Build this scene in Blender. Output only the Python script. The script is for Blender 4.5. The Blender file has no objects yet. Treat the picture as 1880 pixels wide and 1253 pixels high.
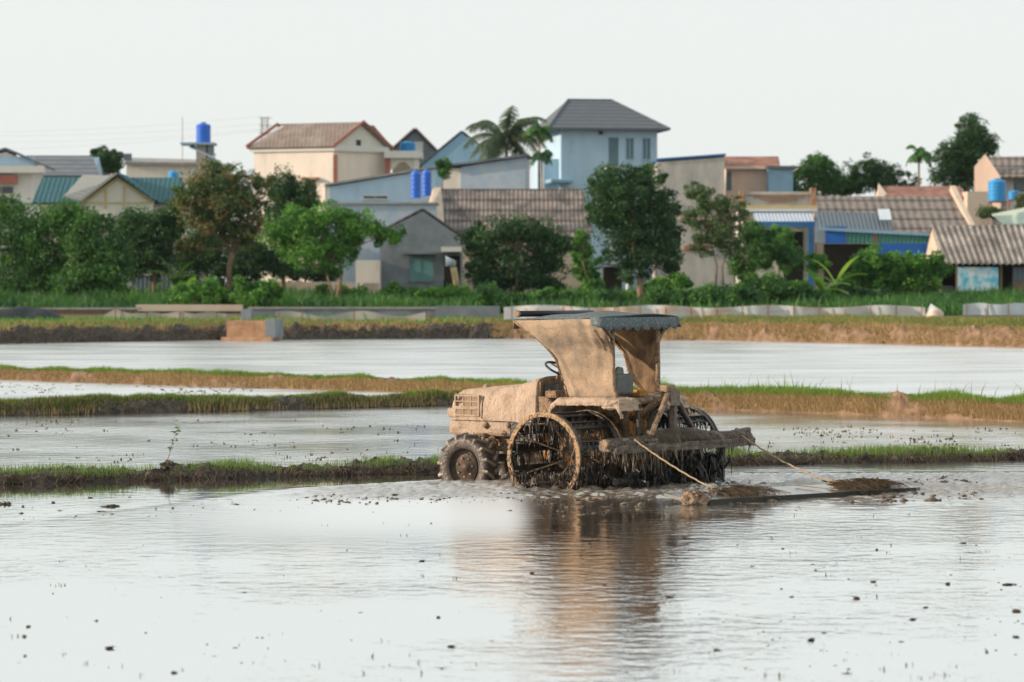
import bpy, bmesh, math, random
import numpy as np
from mathutils import Vector, Matrix, noise as mnoise

R = math.radians
random.seed(7)
rng = np.random.default_rng(7)
sc = bpy.context.scene
col = sc.collection

# ------------------------------------------------------------------ camera, sky, sun, exposure
F = 5800.0                      # focal length in photo pixels (photo 1880 wide)
CAMH = 2.56
PX0, PY0 = 940.0, 525.0         # principal column, horizon row
cam_d = bpy.data.cameras.new('camera')
cam = bpy.data.objects.new('camera', cam_d)
col.objects.link(cam)
cam.location = (0, 0, CAMH)
cam.rotation_euler = (R(90), 0, 0)
cam_d.sensor_width = 36
cam_d.lens = 36 * F / 1880
cam_d.shift_y = -(626.5 - PY0) / 1880
cam_d.clip_start = 0.5
cam_d.clip_end = 6000
cam_d.dof.use_dof = True
cam_d.dof.focus_distance = 40.3
cam_d.dof.aperture_fstop = 2.6
sc.camera = cam

SUN_EL, SUN_AZ = 17.0, -96.0     # azimuth measured from +Y (view direction) clockwise: -90 = from the left
w = bpy.data.worlds.new('World')
sc.world = w
w.use_nodes = True
nt = w.node_tree
nt.nodes.clear()
wo = nt.nodes.new('ShaderNodeOutputWorld')
bg = nt.nodes.new('ShaderNodeBackground')
sky = nt.nodes.new('ShaderNodeTexSky')
sky.sky_type = 'NISHITA'
sky.sun_disc = False
sky.sun_elevation = R(SUN_EL)
sky.sun_rotation = R(SUN_AZ)
sky.air_density = 1.0
sky.dust_density = 2.0
hz = nt.nodes.new('ShaderNodeMixRGB')          # thin bright overcast in front of the clear sky
hz.inputs[0].default_value = 0.86
hz.inputs[2].default_value = (9.0, 9.35, 9.2, 1)
nt.links.new(sky.outputs[0], hz.inputs[1])
nt.links.new(hz.outputs[0], bg.inputs[0])
bg.inputs[1].default_value = 0.1
nt.links.new(bg.outputs[0], wo.inputs[0])

sd = bpy.data.lights.new('sun', 'SUN')
sun = bpy.data.objects.new('sun', sd)
col.objects.link(sun)
sd.energy = 5.0
sd.angle = R(0.9)
sd.color = (1.0, 0.80, 0.63)
sdir = Vector((math.sin(R(SUN_AZ)) * math.cos(R(SUN_EL)), math.cos(R(SUN_AZ)) * math.cos(R(SUN_EL)), math.sin(R(SUN_EL))))
sun.rotation_euler = sdir.to_track_quat('Z', 'Y').to_euler()

sc.view_settings.view_transform = 'Standard'
sc.view_settings.look = 'None'
sc.view_settings.exposure = 0.08
sc.view_settings.gamma = 1
sc.render.engine = 'CYCLES'
sc.cycles.use_denoising = True
sc.cycles.max_bounces = 6
sc.cycles.transparent_max_bounces = 4

# ------------------------------------------------------------------ helpers
def at(px, py, Y):
    return Vector(((px - PX0) / F * Y, Y, CAMH - (py - PY0) / F * Y))
def X(px, Y): return (px - PX0) / F * Y
def Z(py, Y): return CAMH - (py - PY0) / F * Y

def tag(o, label=None, cat=None, group=None, kind=None):
    if label: o['label'] = label
    if cat: o['category'] = cat
    if group: o['group'] = group
    if kind: o['kind'] = kind
    return o

def empty(name, loc=(0, 0, 0), rz=0, label=None, cat=None, group=None):
    o = bpy.data.objects.new(name, None)
    o.empty_display_size = 0.2
    col.objects.link(o)
    o.location = loc
    o.rotation_euler = (0, 0, rz)
    return tag(o, label, cat, group)

class MB:
    def __init__(s): s.v = []; s.f = []
    def add(s, vs, fs):
        n = len(s.v)
        s.v += [tuple(v) for v in vs]
        s.f += [tuple(i + n for i in f) for f in fs]
        return s
    def box(s, x0, x1, y0, y1, z0, z1, M=None):
        vs = [Vector(p) for p in ((x0,y0,z0),(x1,y0,z0),(x1,y1,z0),(x0,y1,z0),(x0,y0,z1),(x1,y0,z1),(x1,y1,z1),(x0,y1,z1))]
        if M: vs = [M @ v for v in vs]
        return s.add(vs, [(0,3,2,1),(4,5,6,7),(0,1,5,4),(1,2,6,5),(2,3,7,6),(3,0,4,7)])
    def quad_slab(s, a, b, c, d, th):
        a, b, c, d = map(Vector, (a, b, c, d))
        n = (b - a).cross(d - a).normalized() * th
        vs = [a, b, c, d, a - n, b - n, c - n, d - n]
        return s.add(vs, [(0,1,2,3),(7,6,5,4),(0,4,5,1),(1,5,6,2),(2,6,7,3),(3,7,4,0)])
    def prism(s, poly, off):
        n = len(poly); off = Vector(off)
        vs = [Vector(p) for p in poly] + [Vector(p) + off for p in poly]
        fs = [tuple(range(n - 1, -1, -1)), tuple(range(n, 2 * n))]
        fs += [(i, (i + 1) % n, n + (i + 1) % n, n + i) for i in range(n)]
        return s.add(vs, fs)
    def tube(s, pts, rs, seg=8, caps=True):
        pts = [Vector(p) for p in pts]
        if not hasattr(rs, '__len__'): rs = [rs] * len(pts)
        vs = []; fs = []
        up = Vector((0.13, 0.21, 1)).normalized()
        for i, p in enumerate(pts):
            d = (pts[min(i + 1, len(pts) - 1)] - pts[max(i - 1, 0)]).normalized()
            a = d.cross(up)
            if a.length < 0.1: a = d.cross(Vector((1, 0, 0)))
            a.normalize(); b = d.cross(a)
            for k in range(seg):
                t = 2 * math.pi * k / seg
                vs.append(p + (a * math.cos(t) + b * math.sin(t)) * rs[i])
        for i in range(len(pts) - 1):
            for k in range(seg):
                k2 = (k + 1) % seg
                fs.append((i*seg + k, i*seg + k2, (i+1)*seg + k2, (i+1)*seg + k))
        if caps:
            fs.append(tuple(range(seg - 1, -1, -1)))
            fs.append(tuple((len(pts) - 1) * seg + k for k in range(seg)))
        return s.add(vs, fs)
    def lathe(s, prof, seg=32, M=None, closed=False):
        """prof: list of (radius, along-axis y). Axis = local Y."""
        vs = []; fs = []
        n = len(prof)
        for k in range(seg):
            t = 2 * math.pi * k / seg
            for r, y in prof:
                v = Vector((r * math.cos(t), y, r * math.sin(t)))
                vs.append(M @ v if M else v)
        for k in range(seg):
            k2 = (k + 1) % seg
            for i in range(n if closed else n - 1):
                j = (i + 1) % n
                fs.append((k*n + i, k*n + j, k2*n + j, k2*n + i))
        return s.add(vs, fs)
    def grid(s, P):
        """P: 2-D list of points"""
        h = len(P); wd = len(P[0])
        vs = [p for r in P for p in r]
        fs = [(i*wd + j, i*wd + j + 1, (i+1)*wd + j + 1, (i+1)*wd + j) for i in range(h - 1) for j in range(wd - 1)]
        return s.add(vs, fs)
    def build(s, name, mat, parent=None, smooth=False, bevel=0, sub=0, disp=0, dscale=0.3, solid=0):
        me = bpy.data.meshes.new(name)
        me.from_pydata(s.v, [], s.f)
        me.materials.append(mat)
        if smooth: me.polygons.foreach_set('use_smooth', [True] * len(me.polygons))
        me.update()
        o = bpy.data.objects.new(name, me)
        col.objects.link(o)
        if parent: o.parent = parent
        bm = bmesh.new(); bm.from_mesh(me)
        bmesh.ops.recalc_face_normals(bm, faces=bm.faces)
        bm.to_mesh(me); bm.free()
        if solid:
            m = o.modifiers.new('solid', 'SOLIDIFY'); m.thickness = solid
        if bevel:
            m = o.modifiers.new('bevel', 'BEVEL'); m.width = bevel; m.segments = 2; m.limit_method = 'ANGLE'
        if sub:
            m = o.modifiers.new('sub', 'SUBSURF'); m.subdivision_type = 'SIMPLE'; m.levels = sub; m.render_levels = sub
        if disp:
            m = o.modifiers.new('disp', 'DISPLACE'); m.texture = clouds(dscale); m.strength = disp; m.mid_level = 0.5
            m.texture_coords = 'LOCAL'
        return o

_cl = {}
def clouds(sc_):
    if sc_ not in _cl:
        t = bpy.data.textures.new('clouds', 'CLOUDS'); t.noise_scale = sc_; t.noise_depth = 3
        _cl[sc_] = t
    return _cl[sc_]

def np_mesh(name, verts, faces_k, mat, parent=None, tint=None, k=4, smooth=False):
    """verts Nx3 array, faces MxK int array"""
    me = bpy.data.meshes.new(name)
    verts = np.asarray(verts, dtype=np.float32); faces_k = np.asarray(faces_k, dtype=np.int32)
    m = len(faces_k)
    me.vertices.add(len(verts)); me.vertices.foreach_set('co', verts.ravel())
    me.loops.add(m * k); me.loops.foreach_set('vertex_index', faces_k.ravel())
    me.polygons.add(m)
    me.polygons.foreach_set('loop_start', np.arange(m, dtype=np.int32) * k)
    me.polygons.foreach_set('loop_total', np.full(m, k, dtype=np.int32))
    if smooth: me.polygons.foreach_set('use_smooth', np.ones(m, dtype=bool))
    me.update(calc_edges=True)
    me.validate()
    if tint is not None and len(me.polygons) == m:
        a = me.attributes.new('tint', 'FLOAT', 'FACE')
        a.data.foreach_set('value', np.asarray(tint, dtype=np.float32))
    me.materials.append(mat)
    o = bpy.data.objects.new(name, me)
    col.objects.link(o)
    if parent: o.parent = parent
    return o

# numpy value noise
_perm = rng.random((256, 256))
def vnoise(x, y):
    xi = np.floor(x).astype(int); yi = np.floor(y).astype(int)
    fx = x - xi; fy = y - yi
    fx = fx * fx * (3 - 2 * fx); fy = fy * fy * (3 - 2 * fy)
    g = lambda a, b: _perm[a & 255, b & 255]
    return (g(xi, yi) * (1 - fx) + g(xi + 1, yi) * fx) * (1 - fy) + (g(xi, yi + 1) * (1 - fx) + g(xi + 1, yi + 1) * fx) * fy
def fbm(x, y, o=4):
    s = 0; a = 0.5
    for i in range(o):
        s = s + a * (vnoise(x + i * 37.3, y + i * 17.7) - 0.5); x = x * 2.03; y = y * 2.03; a *= 0.5
    return s
def sstep(a, b, x):
    t = np.clip((x - a) / (b - a), 0, 1)
    return t * t * (3 - 2 * t)

# ------------------------------------------------------------------ materials
def mat(name, stops, scale=6, rough=0.7, bump=0.0, bscale=30, detail=6, spec=0.3, metal=0, coord='Object', stretch=None, fleck=None, sheen=0):
    """stops: [(pos, rgb), ...] over a noise; bump from a finer noise"""
    m = bpy.data.materials.new(name); m.use_nodes = True
    n = m.node_tree; N = n.nodes; L = n.links
    b = N['Principled BSDF']
    tc = N.new('ShaderNodeTexCoord')
    src = tc.outputs[coord]
    if stretch:
        mp = N.new('ShaderNodeMapping'); mp.inputs['Scale'].default_value = stretch
        L.new(src, mp.inputs[0]); src = mp.outputs[0]
    no = N.new('ShaderNodeTexNoise'); no.inputs['Scale'].default_value = scale; no.inputs['Detail'].default_value = detail
    no.inputs['Roughness'].default_value = 0.65
    L.new(src, no.inputs['Vector'])
    cr = N.new('ShaderNodeValToRGB'); cr.color_ramp.interpolation = 'LINEAR'
    els = cr.color_ramp.elements
    while len(els) < len(stops): els.new(0.5)
    for e, (p, c) in zip(els, stops): e.position = p; e.color = (*c, 1)
    L.new(no.outputs['Fac'], cr.inputs[0])
    out = cr.outputs[0]
    if fleck:                       # (colour, threshold, scale)
        n2 = N.new('ShaderNodeTexNoise'); n2.inputs['Scale'].default_value = fleck[2]; n2.inputs['Detail'].default_value = 3
        L.new(src, n2.inputs['Vector'])
        r2 = N.new('ShaderNodeValToRGB'); r2.color_ramp.elements[0].position = fleck[1]; r2.color_ramp.elements[1].position = fleck[1] + 0.04
        L.new(n2.outputs['Fac'], r2.inputs[0])
        mx = N.new('ShaderNodeMixRGB'); L.new(r2.outputs[0], mx.inputs[0]); L.new(out, mx.inputs[1]); mx.inputs[2].default_value = (*fleck[0], 1)
        out = mx.outputs[0]
    L.new(out, b.inputs['Base Color'])
    b.inputs['Roughness'].default_value = rough
    b.inputs['Metallic'].default_value = metal
    b.inputs['Specular IOR Level'].default_value = spec
    if bump:
        n3 = N.new('ShaderNodeTexNoise'); n3.inputs['Scale'].default_value = bscale; n3.inputs['Detail'].default_value = 5
        L.new(src, n3.inputs['Vector'])
        bp = N.new('ShaderNodeBump'); bp.inputs['Strength'].default_value = bump; bp.inputs['Distance'].default_value = 0.02
        L.new(n3.outputs['Fac'], bp.inputs['Height']); L.new(bp.outputs[0], b.inputs['Normal'])
    return m

def flat(name, c, rough=0.7, var=0.15, scale=1.5, bump=0.0, spec=0.3, **k):
    if name.startswith('wall_'):     # weathered plaster: patches, rain streaks, mould
        g_ = tuple(x * .68 for x in c); h_ = tuple(x * .93 for x in c)
        return mat(name, [(0.26, g_), (0.40, h_), (0.55, c), (0.8, tuple(min(1, x * 1.06) for x in c))], scale=1.0, rough=.85, bump=.2, bscale=8, spec=.15, detail=9, stretch=(1, 1, .35))
    lo = tuple(x * (1 - var) for x in c); hi = tuple(min(1, x * (1 + var)) for x in c)
    return mat(name, [(0.3, lo), (0.7, hi)], scale=scale, rough=rough, bump=bump, bscale=12, spec=spec, **k)

def leafmat(name, dark, light, trans=0.24, mid=None):
    m = bpy.data.materials.new(name); m.use_nodes = True
    n = m.node_tree; N = n.nodes; L = n.links
    N.clear()
    out = N.new('ShaderNodeOutputMaterial')
    a = N.new('ShaderNodeAttribute'); a.attribute_name = 'tint'
    cr = N.new('ShaderNodeValToRGB')
    cr.color_ramp.elements[0].color = (*dark, 1); cr.color_ramp.elements[1].color = (*light, 1)
    if mid:
        cr.color_ramp.elements[1].position = .85; e_ = cr.color_ramp.elements.new(.55); e_.color = (*mid, 1)
    L.new(a.outputs['Fac'], cr.inputs[0])
    d = N.new('ShaderNodeBsdfPrincipled'); d.inputs['Roughness'].default_value = 0.55; d.inputs['Specular IOR Level'].default_value = 0.25
    L.new(cr.outputs[0], d.inputs['Base Color'])
    t = N.new('ShaderNodeBsdfTranslucent')
    hs = N.new('ShaderNodeMixRGB'); hs.blend_type = 'MULTIPLY'; hs.inputs[0].default_value = 1; hs.inputs[2].default_value = (1.3, 1.5, 0.7, 1)
    L.new(cr.outputs[0], hs.inputs[1]); L.new(hs.outputs[0], t.inputs[0])
    mx = N.new('ShaderNodeMixShader'); mx.inputs[0].default_value = trans
    L.new(d.outputs[0], mx.inputs[1]); L.new(t.outputs[0], mx.inputs[2]); L.new(mx.outputs[0], out.inputs[0])
    return m

def striped(name, c1, c2, period, axis=0, rough=0.8, grime=(0.5, 0.5, 0.5), gscale=1.2, lines=None, bump=0.5, gpos=(0.45, 0.7)):
    """roof sheeting: bands across the slope in the object's own coordinates, with grime over it"""
    m = bpy.data.materials.new(name); m.use_nodes = True
    n = m.node_tree; N = n.nodes; L = n.links
    b = N['Principled BSDF']; b.inputs['Roughness'].default_value = rough; b.inputs['Specular IOR Level'].default_value = 0.2
    tc = N.new('ShaderNodeTexCoord')
    wv = N.new('ShaderNodeTexWave'); wv.bands_direction = 'XYZ'[axis]
    wv.inputs['Scale'].default_value = 0.314 / period; wv.inputs['Distortion'].default_value = 0.15
    L.new(tc.outputs['Object'], wv.inputs[0])
    cr = N.new('ShaderNodeValToRGB'); cr.color_ramp.elements[0].color = (*c1, 1); cr.color_ramp.elements[1].color = (*c2, 1)
    L.new(wv.outputs['Fac'], cr.inputs[0])
    no = N.new('ShaderNodeTexNoise'); no.inputs['Scale'].default_value = gscale; no.inputs['Detail'].default_value = 5
    L.new(tc.outputs['Object'], no.inputs[0])
    r2 = N.new('ShaderNodeValToRGB'); r2.color_ramp.elements[0].position = gpos[0]; r2.color_ramp.elements[1].position = gpos[1]
    L.new(no.outputs['Fac'], r2.inputs[0])
    mx = N.new('ShaderNodeMixRGB'); mx.inputs[2].default_value = (*grime, 1)
    L.new(r2.outputs[0], mx.inputs[0]); L.new(cr.outputs[0], mx.inputs[1])
    out = mx.outputs[0]
    if lines:
        wv2 = N.new('ShaderNodeTexWave'); wv2.bands_direction = 'XYZ'[1 if axis == 0 else 0]
        wv2.inputs['Scale'].default_value = 0.314 / lines; wv2.inputs['Distortion'].default_value = 0.4
        L.new(tc.outputs['Object'], wv2.inputs[0])
        r3 = N.new('ShaderNodeValToRGB'); r3.color_ramp.elements[0].color = (.35, .35, .35, 1); r3.color_ramp.elements[1].position = 0.3
        L.new(wv2.outputs['Fac'], r3.inputs[0])
        m2 = N.new('ShaderNodeMixRGB'); m2.blend_type = 'MULTIPLY'; m2.inputs[0].default_value = 0.8
        L.new(out, m2.inputs[1]); L.new(r3.outputs[0], m2.inputs[2]); out = m2.outputs[0]
    L.new(out, b.inputs['Base Color'])
    if bump:
        bp = N.new('ShaderNodeBump'); bp.inputs['Strength'].default_value = bump; bp.inputs['Distance'].default_value = 0.05
        L.new(wv.outputs['Fac'], bp.inputs['Height']); L.new(bp.outputs[0], b.inputs['Normal'])
    return m

def watermat(name, ripple, bscale, stretch, mudc=(0.20, 0.17, 0.13), rough=0.05, base=0.35, gain=1.05, churn=None, rmod=0.3):
    m = bpy.data.materials.new(name); m.use_nodes = True
    n = m.node_tree; N = n.nodes; L = n.links
    N.clear()
    out = N.new('ShaderNodeOutputMaterial')
    tc = N.new('ShaderNodeTexCoord')
    mp = N.new('ShaderNodeMapping'); mp.inputs['Scale'].default_value = stretch
    L.new(tc.outputs['Object'], mp.inputs[0])
    no = N.new('ShaderNodeTexNoise'); no.inputs['Scale'].default_value = bscale; no.inputs['Detail'].default_value = 4; no.inputs['Roughness'].default_value = 0.55
    L.new(mp.outputs[0], no.inputs[0])
    n2 = N.new('ShaderNodeTexNoise'); n2.inputs['Scale'].default_value = 0.35; n2.inputs['Detail'].default_value = 4
    L.new(mp.outputs[0], n2.inputs[0])
    r = N.new('ShaderNodeValToRGB'); r.color_ramp.elements[0].position = 0.38; r.color_ramp.elements[1].position = 0.62
    r.color_ramp.elements[0].color = (.25, .25, .25, 1)
    L.new(n2.outputs['Fac'], r.inputs[0])
    mu = N.new('ShaderNodeMath'); mu.operation = 'MULTIPLY'; mu.inputs[1].default_value = ripple
    L.new(r.outputs[0], mu.inputs[0])
    bp = N.new('ShaderNodeBump'); bp.inputs['Distance'].default_value = 0.05
    L.new(mu.outputs[0], bp.inputs['Strength']); L.new(no.outputs['Fac'], bp.inputs['Height'])
    fr = N.new('ShaderNodeFresnel'); fr.inputs['IOR'].default_value = 1.33
    L.new(bp.outputs[0], fr.inputs['Normal'])
    ma = N.new('ShaderNodeMath'); ma.operation = 'MULTIPLY_ADD'; ma.use_clamp = True; ma.inputs[1].default_value = gain; ma.inputs[2].default_value = base
    L.new(fr.outputs[0], ma.inputs[0])
    mn = N.new('ShaderNodeMath'); mn.operation = 'MINIMUM'; mn.inputs[1].default_value = 0.97
    L.new(ma.outputs[0], mn.inputs[0])
    gl = N.new('ShaderNodeBsdfGlossy'); rm_ = N.new('ShaderNodeMath'); rm_.operation = 'MULTIPLY_ADD'; rm_.inputs[1].default_value = rough * rmod; rm_.inputs[2].default_value = rough * (1 - rmod); L.new(r.outputs[0], rm_.inputs[0]); L.new(rm_.outputs[0], gl.inputs['Roughness']); gl.inputs['Color'].default_value = (0.945, 0.955, 0.95, 1)
    L.new(bp.outputs[0], gl.inputs['Normal'])
    df = N.new('ShaderNodeBsdfDiffuse')
    n3 = N.new('ShaderNodeTexNoise'); n3.inputs['Scale'].default_value = 2.5; n3.inputs['Detail'].default_value = 5
    L.new(tc.outputs['Object'], n3.inputs[0])
    cm = N.new('ShaderNodeMixRGB'); cm.inputs[1].default_value = (*[c * 0.6 for c in mudc], 1); cm.inputs[2].default_value = (*[c * 1.35 for c in mudc], 1)
    L.new(n3.outputs['Fac'], cm.inputs[0]); L.new(cm.outputs[0], df.inputs['Color'])
    mx = N.new('ShaderNodeMixShader')
    fac = mn.outputs[0]
    if churn:       # churned wet mud: attribute 'churn' lowers the mirror
        so = N.new('ShaderNodeAttribute'); so.attribute_name = 'soft'
        ra = N.new('ShaderNodeMath'); ra.operation = 'MULTIPLY_ADD'; ra.inputs[1].default_value = 0.33; ra.inputs[2].default_value = rough
        L.new(so.outputs['Fac'], ra.inputs[0]); L.new(ra.outputs[0], gl.inputs['Roughness'])
        ri = N.new('ShaderNodeAttribute'); ri.attribute_name = 'ripple'
        rj = N.new('ShaderNodeMath'); rj.operation = 'MULTIPLY'; L.new(mu.outputs[0], rj.inputs[0]); L.new(ri.outputs['Fac'], rj.inputs[1]); L.new(rj.outputs[0], bp.inputs['Strength'])
        at_ = N.new('ShaderNodeAttribute'); at_.attribute_name = 'churn'
        sb = N.new('ShaderNodeMath'); sb.operation = 'MULTIPLY_ADD'; sb.inputs[1].default_value = -churn; sb.inputs[2].default_value = 1.0
        L.new(at_.outputs['Fac'], sb.inputs[0])
        m3 = N.new('ShaderNodeMath'); m3.operation = 'MULTIPLY'
        L.new(fac, m3.inputs[0]); L.new(sb.outputs[0], m3.inputs[1]); fac = m3.outputs[0]
    L.new(fac, mx.inputs[0]); L.new(df.outputs[0], mx.inputs[1]); L.new(gl.outputs[0], mx.inputs[2])
    L.new(mx.outputs[0], out.inputs[0])
    return m

M = {}
M['mud_dry'] = mat('mud_dry', [(0.28, (0.235, 0.17, 0.125)), (0.44, (0.38, 0.285, 0.21)), (0.72, (0.50, 0.385, 0.295))], scale=5, rough=0.9, bump=1.0, bscale=32, spec=0.15, fleck=((0.20, 0.14, 0.10), 0.66, 34))
M['mud_mid'] = mat('mud_mid', [(0.3, (0.13, 0.085, 0.05)), (0.5, (0.26, 0.175, 0.11)), (0.75, (0.40, 0.28, 0.18))], scale=9, rough=0.8, bump=1.0, bscale=35, spec=0.3, fleck=((0.06, 0.04, 0.025), 0.6, 26))
M['vent'] = mat('vent_mud', [(0.3, (0.16, 0.11, 0.07)), (0.7, (0.36, 0.26, 0.18))], scale=14, rough=0.9, bump=0.6, bscale=60)
M['mud_wet'] = mat('mud_wet', [(0.3, (0.022, 0.016, 0.012)), (0.55, (0.06, 0.043, 0.03)), (0.8, (0.15, 0.105, 0.065))], scale=9, rough=0.38, bump=1.0, bscale=30, spec=0.5)
M['mud_black'] = mat('mud_black', [(0.3, (0.010, 0.010, 0.009)), (0.6, (0.028, 0.025, 0.021)), (0.85, (0.07, 0.055, 0.04))], scale=10, rough=0.35, bump=0.8, bscale=30, spec=0.5)
M['mud_grey'] = mat('mud_grey', [(0.3, (0.07, 0.058, 0.046)), (0.5, (0.13, 0.105, 0.082)), (0.8, (0.24, 0.185, 0.14))], scale=7, rough=0.55, bump=1.0, bscale=28, spec=0.4)
M['mud_beam'] = mat('mud_beam', [(0.3, (0.04, 0.034, 0.028)), (0.48, (0.10, 0.082, 0.065)), (0.62, (0.17, 0.135, 0.10)), (0.8, (0.26, 0.20, 0.15))], scale=9, rough=0.5, bump=1.0, bscale=30, spec=0.4)
M['canvas_dirty_shade'] = mat('canvas_dirty_shade', [(0.3, (0.07, 0.052, 0.036)), (0.5, (0.19, 0.13, 0.08)), (0.7, (0.33, 0.22, 0.12))], scale=3.5, rough=0.9, bump=0.9, bscale=70, spec=0.1)  # dirtier canvas, its colour also darkened for the shade inside the canopy
M['ring_mud'] = mat('ring_mud', [(0.35, (0.24, 0.15, 0.085)), (0.6, (0.42, 0.28, 0.165))], scale=14, rough=0.8, bump=0.8, bscale=45, spec=0.2, fleck=((0.06, 0.04, 0.025), 0.6, 34))
M['orange_mud'] = mat('orange_mud', [(0.42, (0.028, 0.02, 0.014)), (0.50, (0.12, 0.065, 0.03)), (0.58, (0.40, 0.17, 0.03)), (0.68, (0.16, 0.09, 0.045))], scale=7, rough=0.55, bump=0.8, bscale=30)
M['orange'] = flat('orange_paint', (0.42, 0.22, 0.05), rough=0.5, var=0.3, scale=8)
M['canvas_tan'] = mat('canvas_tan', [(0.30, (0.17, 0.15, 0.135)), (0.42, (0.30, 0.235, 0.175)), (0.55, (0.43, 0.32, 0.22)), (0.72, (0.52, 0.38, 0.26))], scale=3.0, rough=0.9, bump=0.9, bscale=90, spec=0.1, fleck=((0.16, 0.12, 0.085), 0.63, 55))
M['canvas_blue'] = mat('canvas_blue', [(0.3, (0.055, 0.085, 0.095)), (0.52, (0.11, 0.14, 0.15)), (0.75, (0.28, 0.27, 0.24))], scale=30, rough=0.8, bump=0.6, bscale=80, spec=0.2)
M['rubber'] = mat('rubber', [(0.3, (0.028, 0.022, 0.018)), (0.6, (0.07, 0.052, 0.04)), (0.8, (0.20, 0.14, 0.09))], scale=7, rough=0.45, bump=0.7, bscale=25, spec=0.5)
M['rubber_lug'] = mat('rubber_lug', [(0.35, (0.08, 0.06, 0.045)), (0.6, (0.22, 0.165, 0.12)), (0.8, (0.34, 0.25, 0.175))], scale=6, rough=0.4, bump=0.6, bscale=25, spec=0.5)
M['rim'] = mat('rim', [(0.3, (0.03, 0.023, 0.018)), (0.7, (0.085, 0.058, 0.038))], scale=9, rough=0.5, bump=0.5, bscale=30)
M['seat'] = mat('seat_vinyl', [(0.3, (0.10, 0.115, 0.11)), (0.7, (0.17, 0.18, 0.17))], scale=8, rough=0.6, bump=0.3)
M['black'] = flat('black_plastic', (0.02, 0.022, 0.03), rough=0.4)
M['straw'] = mat('straw', [(0.3, (0.10, 0.075, 0.05)), (0.7, (0.34, 0.26, 0.17))], scale=20, rough=0.8)
M['straw_dark'] = mat('straw_dark', [(0.3, (0.035, 0.027, 0.02)), (0.55, (0.10, 0.07, 0.045)), (0.75, (0.34, 0.23, 0.12))], scale=8, rough=0.55)
M['rope'] = mat('rope', [(0.3, (0.22, 0.16, 0.10)), (0.7, (0.45, 0.34, 0.22))], scale=30, rough=0.9, bump=0.6, bscale=120)
M['board'] = mat('board_wet', [(0.3, (0.10, 0.10, 0.10)), (0.7, (0.2, 0.2, 0.19))], scale=4, rough=0.12, spec=0.9, bump=0.15, bscale=15)
M['board_edge'] = flat('board_edge', (0.035, 0.035, 0.026), rough=0.6)
M['earth'] = mat('earth', [(0.3, (0.018, 0.015, 0.012)), (0.5, (0.048, 0.038, 0.028)), (0.75, (0.13, 0.10, 0.07))], scale=7, rough=0.7, bump=1.0, bscale=18, spec=0.3)
M['earth_brown'] = mat('earth_brown', [(0.3, (0.09, 0.055, 0.033)), (0.55, (0.20, 0.13, 0.08)), (0.8, (0.33, 0.23, 0.15))], scale=2.5, rough=0.85, bump=1.0, bscale=10, spec=0.2)
M['ground'] = mat('ground_soil', [(0.3, (0.07, 0.075, 0.03)), (0.5, (0.14, 0.12, 0.06)), (0.75, (0.28, 0.2, 0.12))], scale=0.5, rough=0.9, bump=0.8, bscale=4, spec=0.15)
M['bark'] = mat('bark', [(0.3, (0.13, 0.09, 0.06)), (0.7, (0.34, 0.235, 0.16))], scale=6, rough=0.85, bump=0.8, bscale=12, stretch=(1, 1, 0.25))
M['grass'] = leafmat('grass_leaf', (0.10, 0.15, 0.03), (0.22, 0.36, 0.06), 0.3)
M['grass_dry'] = leafmat('grass_dry', (0.26, 0.16, 0.075), (0.46, 0.33, 0.18), 0.2)
M['grass_far'] = leafmat('grass_far', (0.10, 0.15, 0.035), (0.33, 0.30, 0.12), 0.25)
M['bund_dark'] = leafmat('bund_dark', (0.035, 0.05, 0.02), (0.12, 0.155, 0.045))
M['stubble'] = leafmat('stubble', (0.05, 0.04, 0.03), (0.22, 0.17, 0.11), .1)
M['grass_near'] = leafmat('grass_near', (0.07, 0.10, 0.035), (0.24, 0.36, 0.09), 0.3)
M['leaf_dark'] = leafmat('leaf_dark', (0.014, 0.052, 0.032), (0.068, 0.150, 0.048))
M['leaf_mid'] = leafmat('leaf_mid', (0.020, 0.078, 0.036), (0.11, 0.25, 0.055))
M['leaf_bright'] = leafmat('leaf_bright', (0.028, 0.105, 0.032), (0.16, 0.36, 0.06))
M['leaf_brown'] = leafmat('leaf_brown', (0.028, 0.070, 0.032), (0.26, 0.17, 0.085), mid=(0.085, 0.15, 0.05))
M['leaf_grey'] = leafmat('leaf_grey', (0.045, 0.090, 0.045), (0.14, 0.21, 0.085))
M['leaf_palm'] = leafmat('leaf_palm', (0.04, 0.07, 0.05), (0.12, 0.17, 0.09))
M['leaf_banana'] = leafmat('leaf_banana', (0.06, 0.15, 0.03), (0.22, 0.34, 0.09), 0.45)

# ------------------------------------------------------------------ water, ground, far land
def shore(px):  # distance of the far shore for a photo column
    return np.interp(px, [-700, 0, 400, 940, 1300, 1880, 2600], [133, 138.8, 148, 153, 148, 131, 120])

g = MB(); g.add([(-4000, -300, -0.5), (4000, -300, -0.5), (4000, 5000, -0.5), (-4000, 5000, -0.5)], [(0, 1, 2, 3)])
tag(g.build('ground', M['ground']), kind='structure')

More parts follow.
